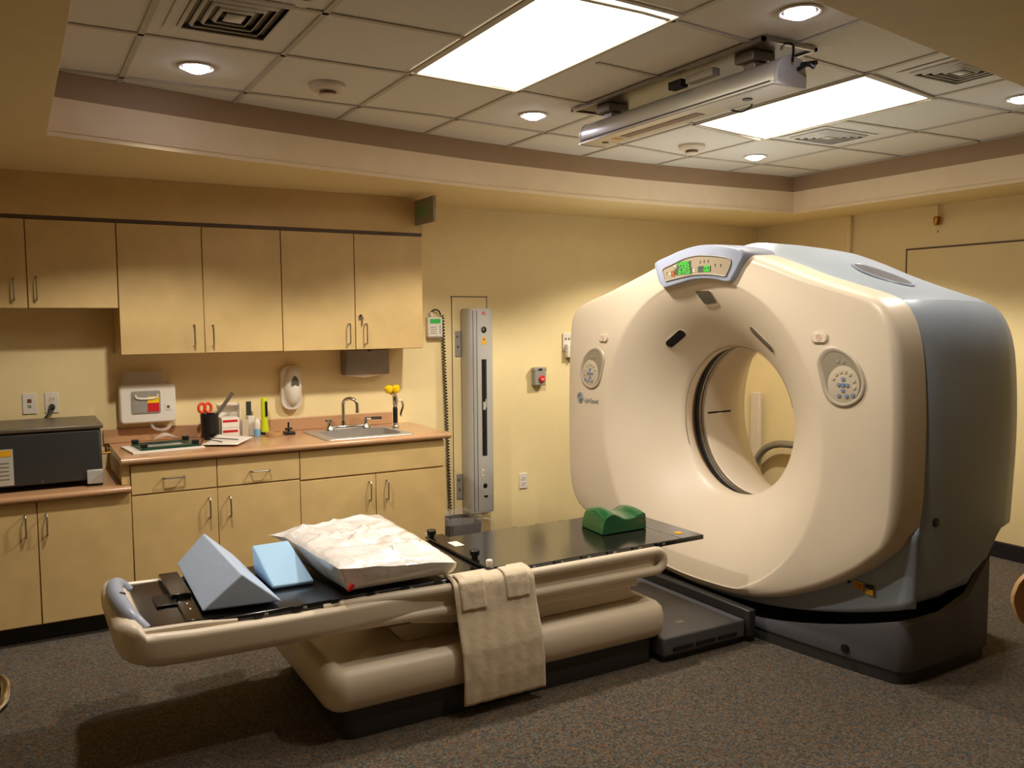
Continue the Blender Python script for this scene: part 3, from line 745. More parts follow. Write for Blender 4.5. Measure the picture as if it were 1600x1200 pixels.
M().prism([(2.879, 5.2243, 1.457), (2.895, 5.2243, 1.457), (2.887, 5.2243, 1.472)], (0, -.0005, 0)).build('warning_mark', MT['black'], wl)
M().box((2.858, 5.225, .51), (2.882, 5.2275, .56)).build('switch_plate', MT['whiteplas'], wl)
M().box((2.866, 5.223, .525), (2.874, 5.225, .548)).build('switch', MT['greyplas'], wl)
M.build = _b
for z in (1.43, .42):
    bk = M().box((2.672, YW - .012, z - .09), (2.76, YW - .0066, z + .09)).box((2.72, 5.345, z - .01), (2.75, YW - .012, z + .06)).build('bracket', MT['greyplas'], wl, bevel=.003)
    M().lathe((2.688, YW - .012, z + .05), (0, -1, 0), [(.009, 0), (.007, .005)], 10).lathe((2.692, YW - .012, z - .02), (0, -1, 0), [(.009, 0), (.007, .005)], 10).build('bolt', MT['dullsteel'], bk)
M().tube(crom([(2.72, 5.31, .25), (2.72, 5.31, .15), (2.70, 5.33, .03)], 6, False), .006, 8).tube(crom([(2.76, 5.31, .25), (2.76, 5.31, .19), (2.75, 5.33, .03)], 6, False), .006, 8).build('cable', MT['black'], wl)

ps = thing('wall_monitor', 'small white wall monitor with a green display, right of the upper cabinet', 'monitor', (2.51, YW, 1.47))
M().box((2.452, YW - .045, 1.483), (2.562, YW - .003, 1.618)).build('case', MT['whiteplas'], ps, bevel=.006)
M().box((2.455, YW - .048, 1.478), (2.562, YW - .046, 1.486)).build('bottom_strip', MT['greyplas'], ps)
M().box((2.467, YW - .0475, 1.575), (2.545, YW - .0455, 1.605)).build('screen', MT['lcdgreen'], ps)
m = M()
for k in range(4): m.box((2.468, YW - .0472, 1.505 + k * .014), (2.52 - .008 * (k % 2), YW - .0455, 1.508 + k * .014))
m.build('lettering', MT['greyink'], ps)
m = M()
for k in range(3): m.box((2.538, YW - .048, 1.505 + k * .02), (2.546, YW - .0455, 1.518 + k * .02))
m.build('buttons', MT['greyplas'], ps)
M().box((2.475, YW - .035, 1.62), (2.495, YW - .012, 1.652)).build('plug', MT['whiteplas'], ps, bevel=.004)
M().tube(crom([(2.485, YW - .022, 1.652), (2.51, YW - .03, 1.668), (2.54, YW - .03, 1.66), (2.555, YW - .03, 1.63)], 6, False), .005, 8).build('lead', MT['black'], ps)
pts = []
for k in range(620):
    z = 1.63 - k / 619 * 1.36
    a = k * 2 * pi / 9.5
    x = 2.572 + .042 * (1.63 - z) / 1.36
    pts.append((x + .0105 * cos(a), YW - .022 + .0105 * sin(a), z))
tag(M().tube(pts, .0038, 5).build('coiled_cord', MT['black']), 'long black coiled cord hanging down the wall from the small white monitor', 'cord')
rb = thing('emergency_button', 'grey wall box with a red emergency push button on the back wall', 'switch', (3.345, YW, 1.1))
M().box((3.298, YW - .055, 1.112), (3.395, YW - .003, 1.245)).build('box', MT['greyplas'], rb, bevel=.008, seg=3)
M().box((3.29, YW - .056, 1.215), (3.402, YW - .02, 1.245)).build('hood', MT['greyplas'], rb, bevel=.006)
M().lathe((3.357, YW - .055, 1.16), (0, -1, 0), [(.026, 0), (.026, .01), (.02, .016)], 28).build('button', MT['red'], rb)
M().box((3.33, YW - .0595, 1.224), (3.36, YW - .056, 1.236)).build('indicator', MT['black'], rb)
m = M()
for k in range(2): m.box((3.345, YW - .0725, 1.162 - k * .008), (3.369, YW - .071, 1.165 - k * .008))
m.build('lettering', MT['whiteink'], rb)
ic = thing('intercom', 'white intercom and switch plate on the back wall, half hidden behind the scanner', 'intercom', (3.65, YW, 1.3))
M().box((3.575, YW - .012, 1.36), (3.70, YW - .003, 1.492)).build('cover_plate', MT['whiteplas'], ic, bevel=.003)
M().box((3.59, YW - .05, 1.31), (3.70, YW - .0125, 1.41)).build('handset_box', MT['whiteplas'], ic, bevel=.006)
for x in (3.6, 3.63): M().lathe((x, YW - .012, 1.45), (0, -1, 0), [(.01, 0), (.008, .006)], 14).build('button', MT['greyplas'], ic)
M().tube([(3.63, YW - .03, 1.31), (3.63, YW - .03, 1.285)], .008, 10).build('cord_stub', MT['darkbase'], ic)

bn = thing('trash_bin', 'dark waste bin with a clear plastic liner between the base cabinet and the wall', 'bin', (2.55, 5.2, 0))
def bin_loop(z, k): return [V((2.555 + a * k, 5.17 + c * k, z)) for a, c in rrect(.27, .30, .04)]
M().loft([bin_loop(.001, .82), bin_loop(.24, 1), bin_loop(.24, .95), bin_loop(.01, .78)], cap1=True).build('tub', MT['darkbase'], bn)
m = M().loft([bin_loop(.13, .985), bin_loop(.245, 1.03), bin_loop(.285, .98), bin_loop(.27, .7), bin_loop(.15, .6)], cap0=False, cap1=False)
random.seed(3)
m.v = [v + V((random.uniform(-.008, .008), random.uniform(-.008, .008), random.uniform(-.012, .012))) for v in m.v]
m.build('liner', MT['bag'], bn)
M().tube(crom([(2.70, 5.05, .26), (2.76, 5.05, .24), (2.79, 5.06, .17), (2.80, 5.06, .08)], 6, False), .0035, 6).build('liner_tie', MT['whiteplas'], bn)

# right wall: sprinkler alarm bell and conduit
sb = thing('brass_valve', 'small brass fitting on a short pipe high on the right wall', 'fitting', (XR, 3.71, 2.2))
M().lathe((XR - .035, 3.713, 2.228), (0, 0, 1), [(.017, 0), (.024, .01), (.026, .05), (.02, .058)], 24).build('cap', MT['brass'], sb)
M().cyl((XR - .035, 3.713, 2.286), (XR - .035, 3.713, ZS - .002), .011).build('hanger_pipe', MT['fascia'], sb)
M().lathe((XR - .002, 3.728, 2.187), (-1, 0, 0), [(.007, 0), (.004, .004)], 12).build('screw', MT['steel'], sb)
hs = tag(M().tube(crom([(5.485, 5.30, .1), (5.485, 5.28, .33), (5.49, 5.22, .45), (5.50, 5.12, .52), (5.50, 4.98, .55), (5.50, 4.75, .55), (5.50, 4.5, .53), (5.50, 4.35, .45), (5.5, 4.28, .25), (5.5, 4.26, .02)], 8, False), .03, 14).build('flexible_conduit', MT['hose']),
         'silver flexible hose arching against the right wall, seen through the scanner bore', 'hose')
tag(M().box((XR - .075, 5.29, .112), (XR - .032, 5.40 - .012, .955)).build('conduit_cover', MT['cream'], bevel=.006), 'pale vertical conduit cover in the back corner, seen through the scanner bore', 'conduit')

# ------------------------------------------------------------------ CT scanner gantry
YC = 3.43
GX = thing('ct_scanner', 'large cream and blue-grey CT scanner ring with a round bore', 'scanner', (3.6, YC, 0))
R = [(0, 1.962), (.27, 1.928), (.48, 1.868), (.67, 1.80), (.85, 1.745), (1.0, 1.702), (1.08, 1.668), (1.13, 1.61), (1.165, 1.53), (1.187, 1.42), (1.203, 1.21), (1.205, .99), (1.198, .80), (1.18, .68), (1.15, .61), (1.08, .545), (1.03, .50), (.89, .405), (.75, .33), (.55, .245), (.3, .185), (0, .165)]
Lh = [(0, 1.962), (.17, 1.938), (.33, 1.898), (.5, 1.848), (.8, 1.765), (1.0, 1.715), (1.115, 1.678), (1.18, 1.63), (1.205, 1.55), (1.225, 1.35), (1.235, 1.0), (1.228, .72), (1.215, .56), (1.17, .45), (1.09, .385), (.9, .32), (.7, .26), (.5, .215), (.25, .175), (0, .165)]
OUT = crom([(-u, z) for u, z in R[:-1]] + [(u, z) for u, z in Lh[:0:-1]], 8)         # closed, u = y - YC
Rs = R[:13] + [(1.19, .62), (1.18, .46), (1.16, .385), (1.10, .335), (.95, .262), (.7, .195), (.4, .145), (0, .125)]
Ls = Lh[:12] + [(1.215, .58), (1.205, .46), (1.18, .385), (1.12, .335), (.95, .262), (.7, .195), (.4, .145), (0, .125)]
SH = crom([(-u, z) for u, z in Rs[:-1]] + [(u, z) for u, z in Ls[:0:-1]], 8)
ZG = 1.0
def polar(poly, a):
    """distance from (0, ZG) to the outline along angle a"""
    dx, dz = cos(a), sin(a); best = 0
    n = len(poly)
    for k in range(n):
        x1, z1 = poly[k]; x2, z2 = poly[(k + 1) % n]
        z1 -= ZG; z2 -= ZG
        c1 = dx * z1 - dz * x1; c2 = dx * z2 - dz * x2
        if c1 * c2 <= 0 and c1 != c2:
            t = c1 / (c1 - c2)
            r = (x1 + (x2 - x1) * t) * dx + (z1 + (z2 - z1) * t) * dz
            if r > best: best = r
    return best
def circ(a, zc, r):
    dz = zc - ZG
    b = sin(a) * dz
    return b + sqrt(max(0, b * b - dz * dz + r * r))
NA = 180
ANG = [2 * pi * k / NA for k in range(NA)]
XF, XS = 3.12, 3.30
RO = [polar(OUT, a) for a in ANG]
def rings(a, ro):
    rt = circ(a, 1.035, .408)
    rf = min(circ(a, .985, .815), ro - .045)
    return rt, rf
def flare_x(t):
    return 3.126 + .284 * (.55 * (1 - t) + .45 * (1 - t) ** 2)
def ring_pt(a, r, x): return V((x, YC + cos(a) * r, ZG + sin(a) * r))
loops = []
loops.append([ring_pt(a, circ(a, 1.035, .43), 3.47) for a in ANG])
loops.append([ring_pt(a, circ(a, 1.035, .412), 3.465) for a in ANG])
loops.append([ring_pt(a, circ(a, 1.035, .406), 3.45) for a in ANG])
for t in [0, .03, .07, .12, .2, .3, .4, .5, .6, .7, .8, .88, .94, .975, 1.0]:
    L = []
    for a, ro in zip(ANG, RO):
        rt, rf = rings(a, ro)
        L.append(ring_pt(a, rt + (rf - rt) * t, flare_x(t) + (0.012 if t == 0 else 0)))
    loops.append(L)
for k, dx in ((0.04, -.0125), (.1, -.0135), (.4, -.015), (.75, -.015), (1.0, -.012)):
    L = []
    for a, ro in zip(ANG, RO):
        rt, rf = rings(a, ro)
        L.append(ring_pt(a, rf + (ro - .038 - rf) * k, XF + .015 + dx))
    loops.append(L)
for q in (15, 30, 45, 60, 75, 90):
    s_, c_ = sin(radians(q)), cos(radians(q))
    loops.append([ring_pt(a, ro - .038 + .038 * s_, XF + .003 + .05 * (1 - c_)) for a, ro in zip(ANG, RO)])
loops.append([ring_pt(a, ro + .004, XS - .02) for a, ro in zip(ANG, RO)])
loops.append([ring_pt(a, ro + .002, XS) for a, ro in zip(ANG, RO)])
loops.append([ring_pt(a, ro - .03, XS) for a, ro in zip(ANG, RO)])
M().loft(loops, False, False).build('front_cover', MT['cream'], GX, smooth=60)
def xface(y, z):
    a = atan2(z - ZG, y - YC); r = hypot(y - YC, z - ZG)
    ro = polar(OUT, a); rt, rf = rings(a, ro)
    if r >= rf: return XF
    t = max(0, (r - rt) / (rf - rt))
    return flare_x(t)
# shell behind the front cover
def groove(u): return .125 + .205 * (u / 1.15) ** 2
def rise(x): return .27 + (.0 if x < 3.45 else .27 * ((x - 3.45) / .42) ** 1.6)
RS = [polar(SH, a) for a in ANG]
def shell_loop(x, k, inset=0):
    L = []
    for a, r0 in zip(ANG, RS):
        r = (r0 - inset) * k
        u, z = cos(a) * r, ZG + sin(a) * r
        if sin(a) < 0 and x > 3.4:
            zm = min(rise(x), .62)
            if z < zm and abs(u) > .05:
                w = min(1, abs(u) / 1.0)
                z = z + (zm - z) * w
        if sin(a) > 0 and abs(u) < .98:
            z += .042 * max(0, 1 - (u / .98) ** 2) ** 1.3 * min(1, max(0, (x - 3.34) / .22)) * (1 if k > .97 else .3)
        L.append(V((x, YC + u, z)))
    return L
sl = [shell_loop(3.25, 1, .022), shell_loop(3.262, 1, .012), shell_loop(3.285, 1, .008), shell_loop(3.305, 1, .008), shell_loop(3.32, 1, .002), shell_loop(3.42, 1.002), shell_loop(3.55, 1.004), shell_loop(3.7, 1.0), shell_loop(3.82, .994)]
for q in (20, 40, 60, 75, 90):
    sl.append(shell_loop(3.82 + .38 * sin(radians(q)), .994 - .16 * (1 - cos(radians(q)))))
top, side, low = M(), M(), M()
vs = [p for l in sl for p in l]
ft, fs_, fl = [], [], []
for i in range(len(sl) - 1):
    for k in range(NA):
        k2 = (k + 1) % NA
        f = (i * NA + k, i * NA + k2, (i + 1) * NA + k2, (i + 1) * NA + k)
        u = cos(ANG[k]) * RS[k]; z = ZG + sin(ANG[k]) * RS[k]
        if z > 1.55 and abs(u) < 1.06: ft.append(f)
        elif i < 3 and z < .9 and sin(ANG[k]) < 0: fl.append(f)
        else: fs_.append(f)
def part_mesh(faces):
    m = M(); idx = {}
    for f in faces:
        for q in f:
            if q not in idx:
                idx[q] = len(m.v); m.v.append(vs[q])
    m.f = [tuple(idx[q] for q in f) for f in faces]
    return m
part_mesh(ft).build('top_cover', MT['bluegrey'], GX, smooth=50)
part_mesh(fs_).build('side_cover', MT['bluegrey2'], GX, smooth=50)
part_mesh(fl).build('lower_trim', MT['bluegrey2'], GX, smooth=50)
# lower blue-grey panel between the cream cover and the gap
lc = M()
path = [(3.278, -1.2), (3.262, -1.190), (3.246, -1.17)]
path += [(3.205 + .035 * (u / 1.15) ** 2, u) for u in [-1.14 + 2.28 * k / 40 for k in range(41)]]
path += [(3.246, 1.17), (3.262, 1.190), (3.278, 1.2)]
def lower_pt(i, j):
    x, u = path[i]
    g = min(groove(u), .345) + .012
    zt = interp([(0, .165), (.3, .185), (.55, .245), (.75, .33), (.89, .405), (1.03, .5), (1.15, .60), (1.19, .66), (1.21, .72)], abs(u)) + (.03 if x < 3.25 else .02)
    k = j / 8
    return V((x + .012 * (1 - k) * (1 if abs(u) < 1.16 else .3), YC + u * (1 - (.006 * (1 - k) if abs(u) > 1.16 else 0)), g + (zt - g) * k))
NLP = len(path)
lc.add([lower_pt(i, j) for i in range(NLP) for j in range(9)], [(i * 9 + j, (i + 1) * 9 + j, (i + 1) * 9 + j + 1, i * 9 + j + 1) for i in range(NLP - 1) for j in range(8)])
lc.build('lower_cover', MT['bluegrey2'], GX, solid=.016, smooth=60)
M().box((3.47, YC - 1.08, .03), (3.86, YC + 1.08, .50)).build('chassis', MT['black'], GX)
# plinth
def foot_pts():
    P = []
    n = 20
    for k in range(n + 1):
        u = -1.13 + 2.26 * k / n
        P.append((3.135 + .12 * (u / 1.13) ** 2, u))
    P += [(3.275, 1.155), (3.32, 1.175), (3.5, 1.175), (3.7, 1.17), (3.88, 1.16), (3.93, 1.12)]
    P += [(3.95, .8), (3.95, 0), (3.95, -.8)]
    P += [(3.93, -1.12), (3.88, -1.155), (3.7, -1.165), (3.5, -1.17), (3.32, -1.17), (3.275, -1.15)]
    return P
FP = foot_pts()
def pl(z_fn, k=1.0, dx=0):
    return [V((3.55 + (x - 3.55) * k + dx, YC + u * k, z_fn(x, u))) for x, u in FP]
topz = lambda x, u: max(groove(u), rise(x) if abs(u) > .9 and x > 3.45 else 0) - .045
M().loft([pl(lambda x, u: .058, .995), pl(lambda x, u: .068, 1.0), pl(lambda x, u: max(.078, topz(x, u) - .02), 1.0), pl(lambda x, u: max(.082, topz(x, u)), .985), pl(lambda x, u: .08, .8)], cap0=True).build('plinth', MT['slate'], GX, smooth=40)
M().loft([pl(lambda x, u: .001, .985), pl(lambda x, u: .06, .985)]).build('base_frame', MT['darkbase'], GX)
m = M()
for u in (-.9, -.35, .9): m.lathe((3.13 + .12 * (u / 1.13) ** 2, YC + u, .10), (-1, 0, 0), [(.018, -.02), (.018, .006), (.012, .008)], 16)
m.build('levelling_bolt', MT['black'], GX)
# bore
m = M()
N2 = 96
def circle(x, r, zc=1.035): return [V((x, YC + cos(2 * pi * k / N2) * r, zc + sin(2 * pi * k / N2) * r)) for k in range(N2)]
m.loft([circle(x, r) for x, r in ((3.575, .45), (3.575, .432), (3.585, .425), (3.7, .425), (3.78, .43), (3.86, .455), (3.95, .515), (4.05, .60), (4.13, .668), (4.18, .70), (4.203, .735))], False, False).build('bore_liner', MT['cream'], GX, smooth=60)
for x, r, mt in ((3.483, .437, 'rust'), (3.502, .442, 'black'), (3.522, .44, 'black'), (3.542, .437, 'dullsteel'), (3.562, .435, 'dullsteel')):
    M().tube(circle(x, r), .0105, 8, closed=True).build('bore_ring', MT[mt], GX)
M().tube([(3.409, YC + cos(a) * .4085, 1.035 + sin(a) * .4085) for a in [radians(-25 + 190 * k / 60) for k in range(61)]], .0016, 5).build('throat_seam', MT['greyink'], GX)
rear = [[V((4.203, YC + cos(a) * circ(a, 1.035, .733), ZG + sin(a) * circ(a, 1.035, .733))) for a in ANG], sl[-1]]
M().loft(rear, False, False).build('rear_cover', MT['bluegrey2'], GX, smooth=50)
M().tube([(3.60, YC + .426, 1.03)] + [(3.79, YC + .432, 1.03)], .0065, 6).build('laser_line_slot', MT['black'], GX)
# draped marks on the front
def drape(m, pts, lift=.004, th=.006):
    n = len(pts)
    a = [V((xface(y, z) - lift, y, z)) for y, z in pts]; b2 = [p + V((th, 0, 0)) for p in a]
    c = sum(a, V()) / n
    m.add(a + b2 + [c], [(k, (k + 1) % n, 2 * n) for k in range(n)] + [(k, (k + 1) % n, n + (k + 1) % n, n + k) for k in range(n)])
    return m
def capsule(p, q, r, n=8):
    p, q = V(p), V(q); d = (q - p).normalized(); w = V((-d.y, d.x)); out = []
    for c, s0 in ((q, 0), (p, pi)):
        for k in range(n + 1):
            a = -pi / 2 + pi * k / n + s0
            v = c + d * cos(a) * r + w * sin(a) * r
            out.append((v.x, v.y))
    return out
drape(M(), capsule((3.806, 1.448), (3.708, 1.510), .026), .002).build('slot_rim', MT['cream'], GX)
drape(M(), capsule((3.806, 1.451), (3.708, 1.513), .0185), .006).build('laser_slot', MT['black'], GX)
drape(M(), capsule((3.162, 1.530), (3.045, 1.440), .026), .002).build('slot_rim', MT['cream'], GX)
drape(M(), capsule((3.162, 1.534), (3.045, 1.445), .019), .006).build('laser_slot', MT['smoke'], GX)
win = [(3.468 + a, 1.678 + c) for a, c in ((.010, .060), (.002, .064), (-.09, .063), (-.10, .058), (-.115, .008), (-.110, .0), (-.03, -.006), (-.015, -.002))]
drape(M(), [(3.417 + (y - 3.417) * 1.12, 1.702 + (z - 1.708) * 1.22) for y, z in win], .0035).build('window_rim', MT['cream'], GX)
drape(M(), win, .006).build('alignment_window', MT['smoke'], GX)
# display visor at the top
bez = [(3.755, 1.905), (3.742, 1.85), (3.72, 1.80), (3.69, 1.772), (3.665, 1.765), (3.58, 1.778), (3.50, 1.792), (3.428, 1.80), (3.34, 1.80), (3.25, 1.79), (3.19, 1.778), (3.165, 1.78), (3.14, 1.80), (3.10, 1.855), (3.068, 1.90),
       (3.085, 1.93), (3.16, 1.952), (3.26, 1.969), (3.36, 1.976), (3.44, 1.974), (3.54, 1.96), (3.65, 1.935)]
bez = crom(bez, 3)
cb = (3.42, 1.868)
def bl(x, k): return [V((x, cb[0] + (y - cb[0]) * k, cb[1] + (z - cb[1]) * k)) for y, z in bez]
M().loft([bl(3.30, 1.0), bl(3.15, 1.0), bl(3.108, .99), bl(3.096, .965), bl(3.094, .93)], cap0=True, cap1=True).build('display_visor', MT['bezel'], GX, smooth=50)
vz = M()
def visor_top(u, v):
    y = 3.72 - .60 * u
    return V((3.12 + .30 * v, y, interp([(3.05, 1.93), (3.16, 1.953), (3.26, 1.970), (3.36, 1.977), (3.44, 1.975), (3.54, 1.961), (3.65, 1.936), (3.76, 1.90)], y) - .004 + .012 * sin(pi * v) * sin(pi * u)))
lcd = crom([(3.672, 1.865), (3.662, 1.828), (3.65, 1.801), (3.60, 1.806), (3.50, 1.818), (3.428, 1.824), (3.30, 1.821), (3.209, 1.808), (3.188, 1.814), (3.157, 1.876), (3.20, 1.90), (3.334, 1.918), (3.42, 1.921), (3.503, 1.912), (3.60, 1.886)], 3)
dp = M().prism([V((3.0925, y, z)) for y, z in lcd], (.004, 0, 0)).build('display_panel', MT['lcdback'], GX)
XD = 3.0915
def segs(m, ch, y0, z0, w, h, th=.0032):
    S_ = {'0': 'abcdef', '3': 'abcdg', '4': 'bcfg', '5': 'acdfg', '6': 'acdefg', '9': 'abcdfg'}
    P = {'a': ((0, 1), (1, 1)), 'b': ((1, 1), (1, .5)), 'c': ((1, .5), (1, 0)), 'd': ((0, 0), (1, 0)), 'e': ((0, .5), (0, 0)), 'f': ((0, 1), (0, .5)), 'g': ((0, .5), (1, .5))}
    for q in S_.get(ch, ''):
        (a, b2), (c, d) = P[q]
        sl_ = .15
        p = V((0, y0 - (a * w + sl_ * b2 * h), z0 + b2 * h)); r = V((0, y0 - (c * w + sl_ * d * h), z0 + d * h))
        dd = (r - p).normalized(); p += dd * .0015; r -= dd * .0015
        n_ = V((0, -dd.z, dd.y)) * th / 2
        m.add([V((XD - .0012, v.y, v.z)) for v in (p - n_, r - n_, r + n_, p + n_)], [(0, 1, 2, 3)])
def number(s_, y0, z0, w, h, gap, mtl):
    m = M(); y = y0
    for ch in s_:
        if ch == '.':
            m.add([V((XD - .0012, y + gap * .62 + a, z0 + b2)) for a, b2 in ((0, 0), (-.0055, 0), (-.0055, .0055), (0, .0055))], [(0, 1, 2, 3)])
        else:
            segs(m, ch, y, z0, w, h); y -= w + gap
    m.build('digits', mtl, dp)
W = M().box((XD - .0006, 3.448, 1.8655), (XD + .001, 3.558, 1.899)).box((XD - .0006, 3.440, 1.830), (XD + .001, 3.575, 1.8645)).box((XD - .0006, 3.30, 1.836), (XD + .001, 3.395, 1.866))
W.build('digit_window', MT['segback'], dp)
number('499.5', 3.551, 1.869, .0145, .027, .0085, MT['segg'])
number('635.5', 3.543, 1.834, .0145, .027, .0085, MT['segg'])
number('0.0', 3.349, 1.839, .0145, .025, .0085, MT['segg'])
M().box((XD - .0008, 3.576, 1.822), (XD + .001, 3.602, 1.853)).build('digit_window', MT['rust'], dp)
number('5', 3.594, 1.826, .010, .022, .004, MT['sego'])
m = M()
for y, z in ((3.575, 1.878), (3.615, 1.838), (3.425, 1.852), (3.425, 1.842)):
    m.box((XD - .001, y - .009, z - .002), (XD, y + .009, z + .003))
m.build('caption', MT['whiteink'], dp)
m = M()
for y, z in ((3.38, 1.888), (3.35, 1.889), (3.32, 1.888), (3.27, 1.865), (3.23, 1.862), (3.64, 1.842)):
    m.box((XD - .001, y - .002, z - .008), (XD, y + .002, z + .008)).box((XD - .001, y - .006, z + .002), (XD, y + .002, z + .005))
m.build('symbols', MT['greyink'], dp)
M().tube([V((XD - .0005, y, z)) for y, z in lcd], .0035, 6, closed=True).build('panel_edge', MT['greyplas'], dp)
# hand control panels
def control(yc, zc, mirror):
    egg = crom([(-0.137, 0.08), (-0.11, 0.119), (-0.06, 0.136), (0.003, 0.122), (0.057, 0.087), (0.092, 0.045), (0.115, -0.008), (0.113, -0.048), (0.096, -0.085), (0.058, -0.114), (0.01, -0.128), (-0.039, -0.121), (-0.076, -0.099), (-0.103, -0.06), (-0.121, -0.007), (-0.138, 0.046)], 3)
    sg = -1 if mirror else 1
    def E(x, k): return [V((x, yc - sg * y * k, zc + z * k)) for y, z in egg]
    p = M().loft([E(XF + .004, 1.03), E(XF - .004, 1.0), E(XF - .0075, .96), E(XF - .0075, .90), E(XF + .0005, .80)], False, False).build('control_bezel', MT['bezel2'], GX, smooth=60)
    M().add(E(XF - .0006, .82), [tuple(range(len(egg)))]).build('control_dish', MT['dish'], p)
    cy, cz = yc - sg * .005, zc - .030
    M().lathe((XF - .0005, cy, cz), (-1, 0, 0), [(.081, 0), (.083, .003), (.079, .004), (.001, .004)], 40).build('keypad', MT['dish2'], p)
    XK = XF - .0045
    for a in (155, 130, 105, 80, 55, 20, -8):
        y, z = cy - cos(radians(a)) * .058 * sg, cz + sin(radians(a)) * .058
        M().lathe((XK, y, z), (-1, 0, 0), [(.0085, 0), (.008, .003)], 14).build('button', MT['cream2'], p)
    for dy, dz in ((0, .026), (0, -.024), (-.022, 0), (.022, 0), (-.02, -.048), (.02, -.048), (.052, -.042)):
        y, z = cy - dy * sg, cz + dz
        M().prism([(XK, y + a, z + b2) for a, b2 in rrect(.018, .015, .005, 3)], (-.004, 0, 0)).build('button', MT['btnblue'], p)
    M().lathe((XK, cy, cz), (-1, 0, 0), [(.010, 0), (.009, .004)], 18).build('button', MT['btnblue'], p)
    for dy in (-.018, .012):
        M().lathe((XF - .0008, yc - sg * (dy + -.012), zc + .070), (-1, 0, 0), [(.009, 0), (.008, .002)], 14).build('indicator', MT['greyplas'], p)
control(2.502, 1.335, False)
control(4.385, 1.29, True)
def stop(yc, zc):
    p = M().prism([V((XF + .002, yc + a, zc + b2)) for a, b2 in rrect(.095, .056, .027)], (-.006, 0, 0)).build('stop_button_rim', MT['cream2'], GX, bevel=.002)
    M().prism([V((XF - .004, yc + a, zc + b2)) for a, b2 in rrect(.082, .043, .02)], (-.004, 0, 0)).build('stop_button', MT['cream'], p, bevel=.002)
    m = M().tube([(XF - .0085, yc + .013 * cos(a), zc + .013 * sin(a)) for a in [2 * pi * k / 20 for k in range(20)]], .0012, 4, closed=True)
    m.box((XF - .009, yc - .006, zc - .001), (XF - .008, yc + .006, zc + .001)).box((XF - .009, yc - .001, zc - .008), (XF - .008, yc + .001, zc + .006))
    m.build('symbol', MT['pink'], p)
stop(2.63, 1.508)
stop(4.255, 1.482)
# maker's round badge and lettering
bd = M().lathe((XF - .001, 4.505, 1.098), (-1, 0, 0), [(.034, 0), (.034, .0015)], 36).build('badge', MT['ink'], GX)
m = M().tube([(XF - .003, 4.505 + .029 * cos(a), 1.098 + .029 * sin(a)) for a in [2 * pi * k / 30 for k in range(30)]], .0012, 4, closed=True)
add_text(m, 'GE', .032, lambda a, c: V((XF - .0032, 4.505 - a - c * .12, 1.098 + c)))
for q in range(4):
    a0 = pi / 4 + q * pi / 2
    m.tube([(XF - .003, 4.505 + (.026 - .006 * k / 5) * cos(a0 + k * .17), 1.098 + (.026 - .006 * k / 5) * sin(a0 + k * .17)) for k in range(6)], .001, 4)
m.build('monogram', MT['whiteink'], bd)
add_text(M(), 'LightSpeed', .041, lambda a, c: V((XF - .0015, 4.462 - a, 1.086 + c)), 'LEFT', .85).build('lettering', MT['ink'], GX)
# warning label low on the right, air grille on top, side details
m = M()
def lowx(y): return 3.205 + .035 * ((y - YC) / 1.15) ** 2 - .0085
m.box((lowx(2.47) - .002, 2.45, .385), (lowx(2.47), 2.50, .42)).box((lowx(2.47) - .002, 2.40, .375), (lowx(2.47), 2.44, .40))
m.build('warning_label', MT['amber'], GX)
m = M()
for k in range(3): m.box((lowx(2.47) - .0028, 2.455, .39 + .009 * k), (lowx(2.47) - .002, 2.495, .393 + .009 * k))
m.box((lowx(2.47) - .0025, 2.40, .405), (lowx(2.47), 2.44, .42)).lathe((lowx(2.53), 2.525, .41), (-1, 0, 0), [(.010, 0), (.010, .001)], 16)
m.build('label_print', MT['black'], GX)
def top_z(u):
    return max(z for z in [ZG + polar(SH, pi / 2 - s_) * sin(pi / 2 - s_) for s_ in [atan2(u, .75)]])
def shell_top(y):
    """height of the top shell at y, from the outline"""
    u = y - YC; best = 0
    for k in range(len(SH)):
        (a, za), (b2, zb) = SH[k], SH[(k + 1) % len(SH)]
        if (a - u) * (b2 - u) <= 0 and a != b2:
            best = max(best, za + (zb - za) * (u - a) / (b2 - a))
    return best + .042 * max(0, 1 - (u / .98) ** 2) ** 1.3 + .004
def ell(k, lift):
    return [V((3.62 + .085 * cos(a) * k, 2.69 + .15 * sin(a) * k, shell_top(2.69 + .15 * sin(a) * k) + lift)) for a in [2 * pi * q / 32 for q in range(32)]]
M().loft([ell(1.08, .001), ell(1.06, .008), ell(1.0, .008), ell(.98, .004)], False, False).build('grille_rim', MT['bezel'], GX)
gl = ell(.99, .005); c0 = sum(gl, V()) / 32
c0.z = shell_top(2.69) + .005
M().add(gl + [c0], [(k, (k + 1) % 32, 32) for k in range(32)]).build('air_grille', MT['slate'], GX)
def side_y(z): return YC - 1.209 if z > .8 else YC - 1.2
M().lathe((3.40, YC - 1.19, .715), (0, -1, 0), [(.02, 0), (.02, .012), (.014, .013)], 18).build('side_plug', MT['black'], GX)

# platform joining couch and scanner
pf = thing('floor_platform', 'low dark grey platform on the floor between couch base and scanner', 'platform', (2.8, YC, 0))
M().box((2.545, 3.0, .03), (3.06, 3.86, .118)).build('top_plate', MT['slate'], pf, bevel=.008)
M().box((2.555, 3.02, .001), (3.05, 3.84, .0295)).build('skirt', MT['darkbase'], pf)
m = M(); 
for k in range(3): m.box((2.6 + k * .14, 2.992, .05), (2.72 + k * .14, 2.9995, .066))
m.build('side_slot', MT['black'], pf)
M().box((2.735, 3.125, .1182), (2.785, 3.155, .1188)).build('marking', MT['greyplas'], pf)
M().box((3.065, 2.98, .03), (3.115, 3.90, .165)).build('kick_rail', MT['darkbase'], pf, bevel=.008)

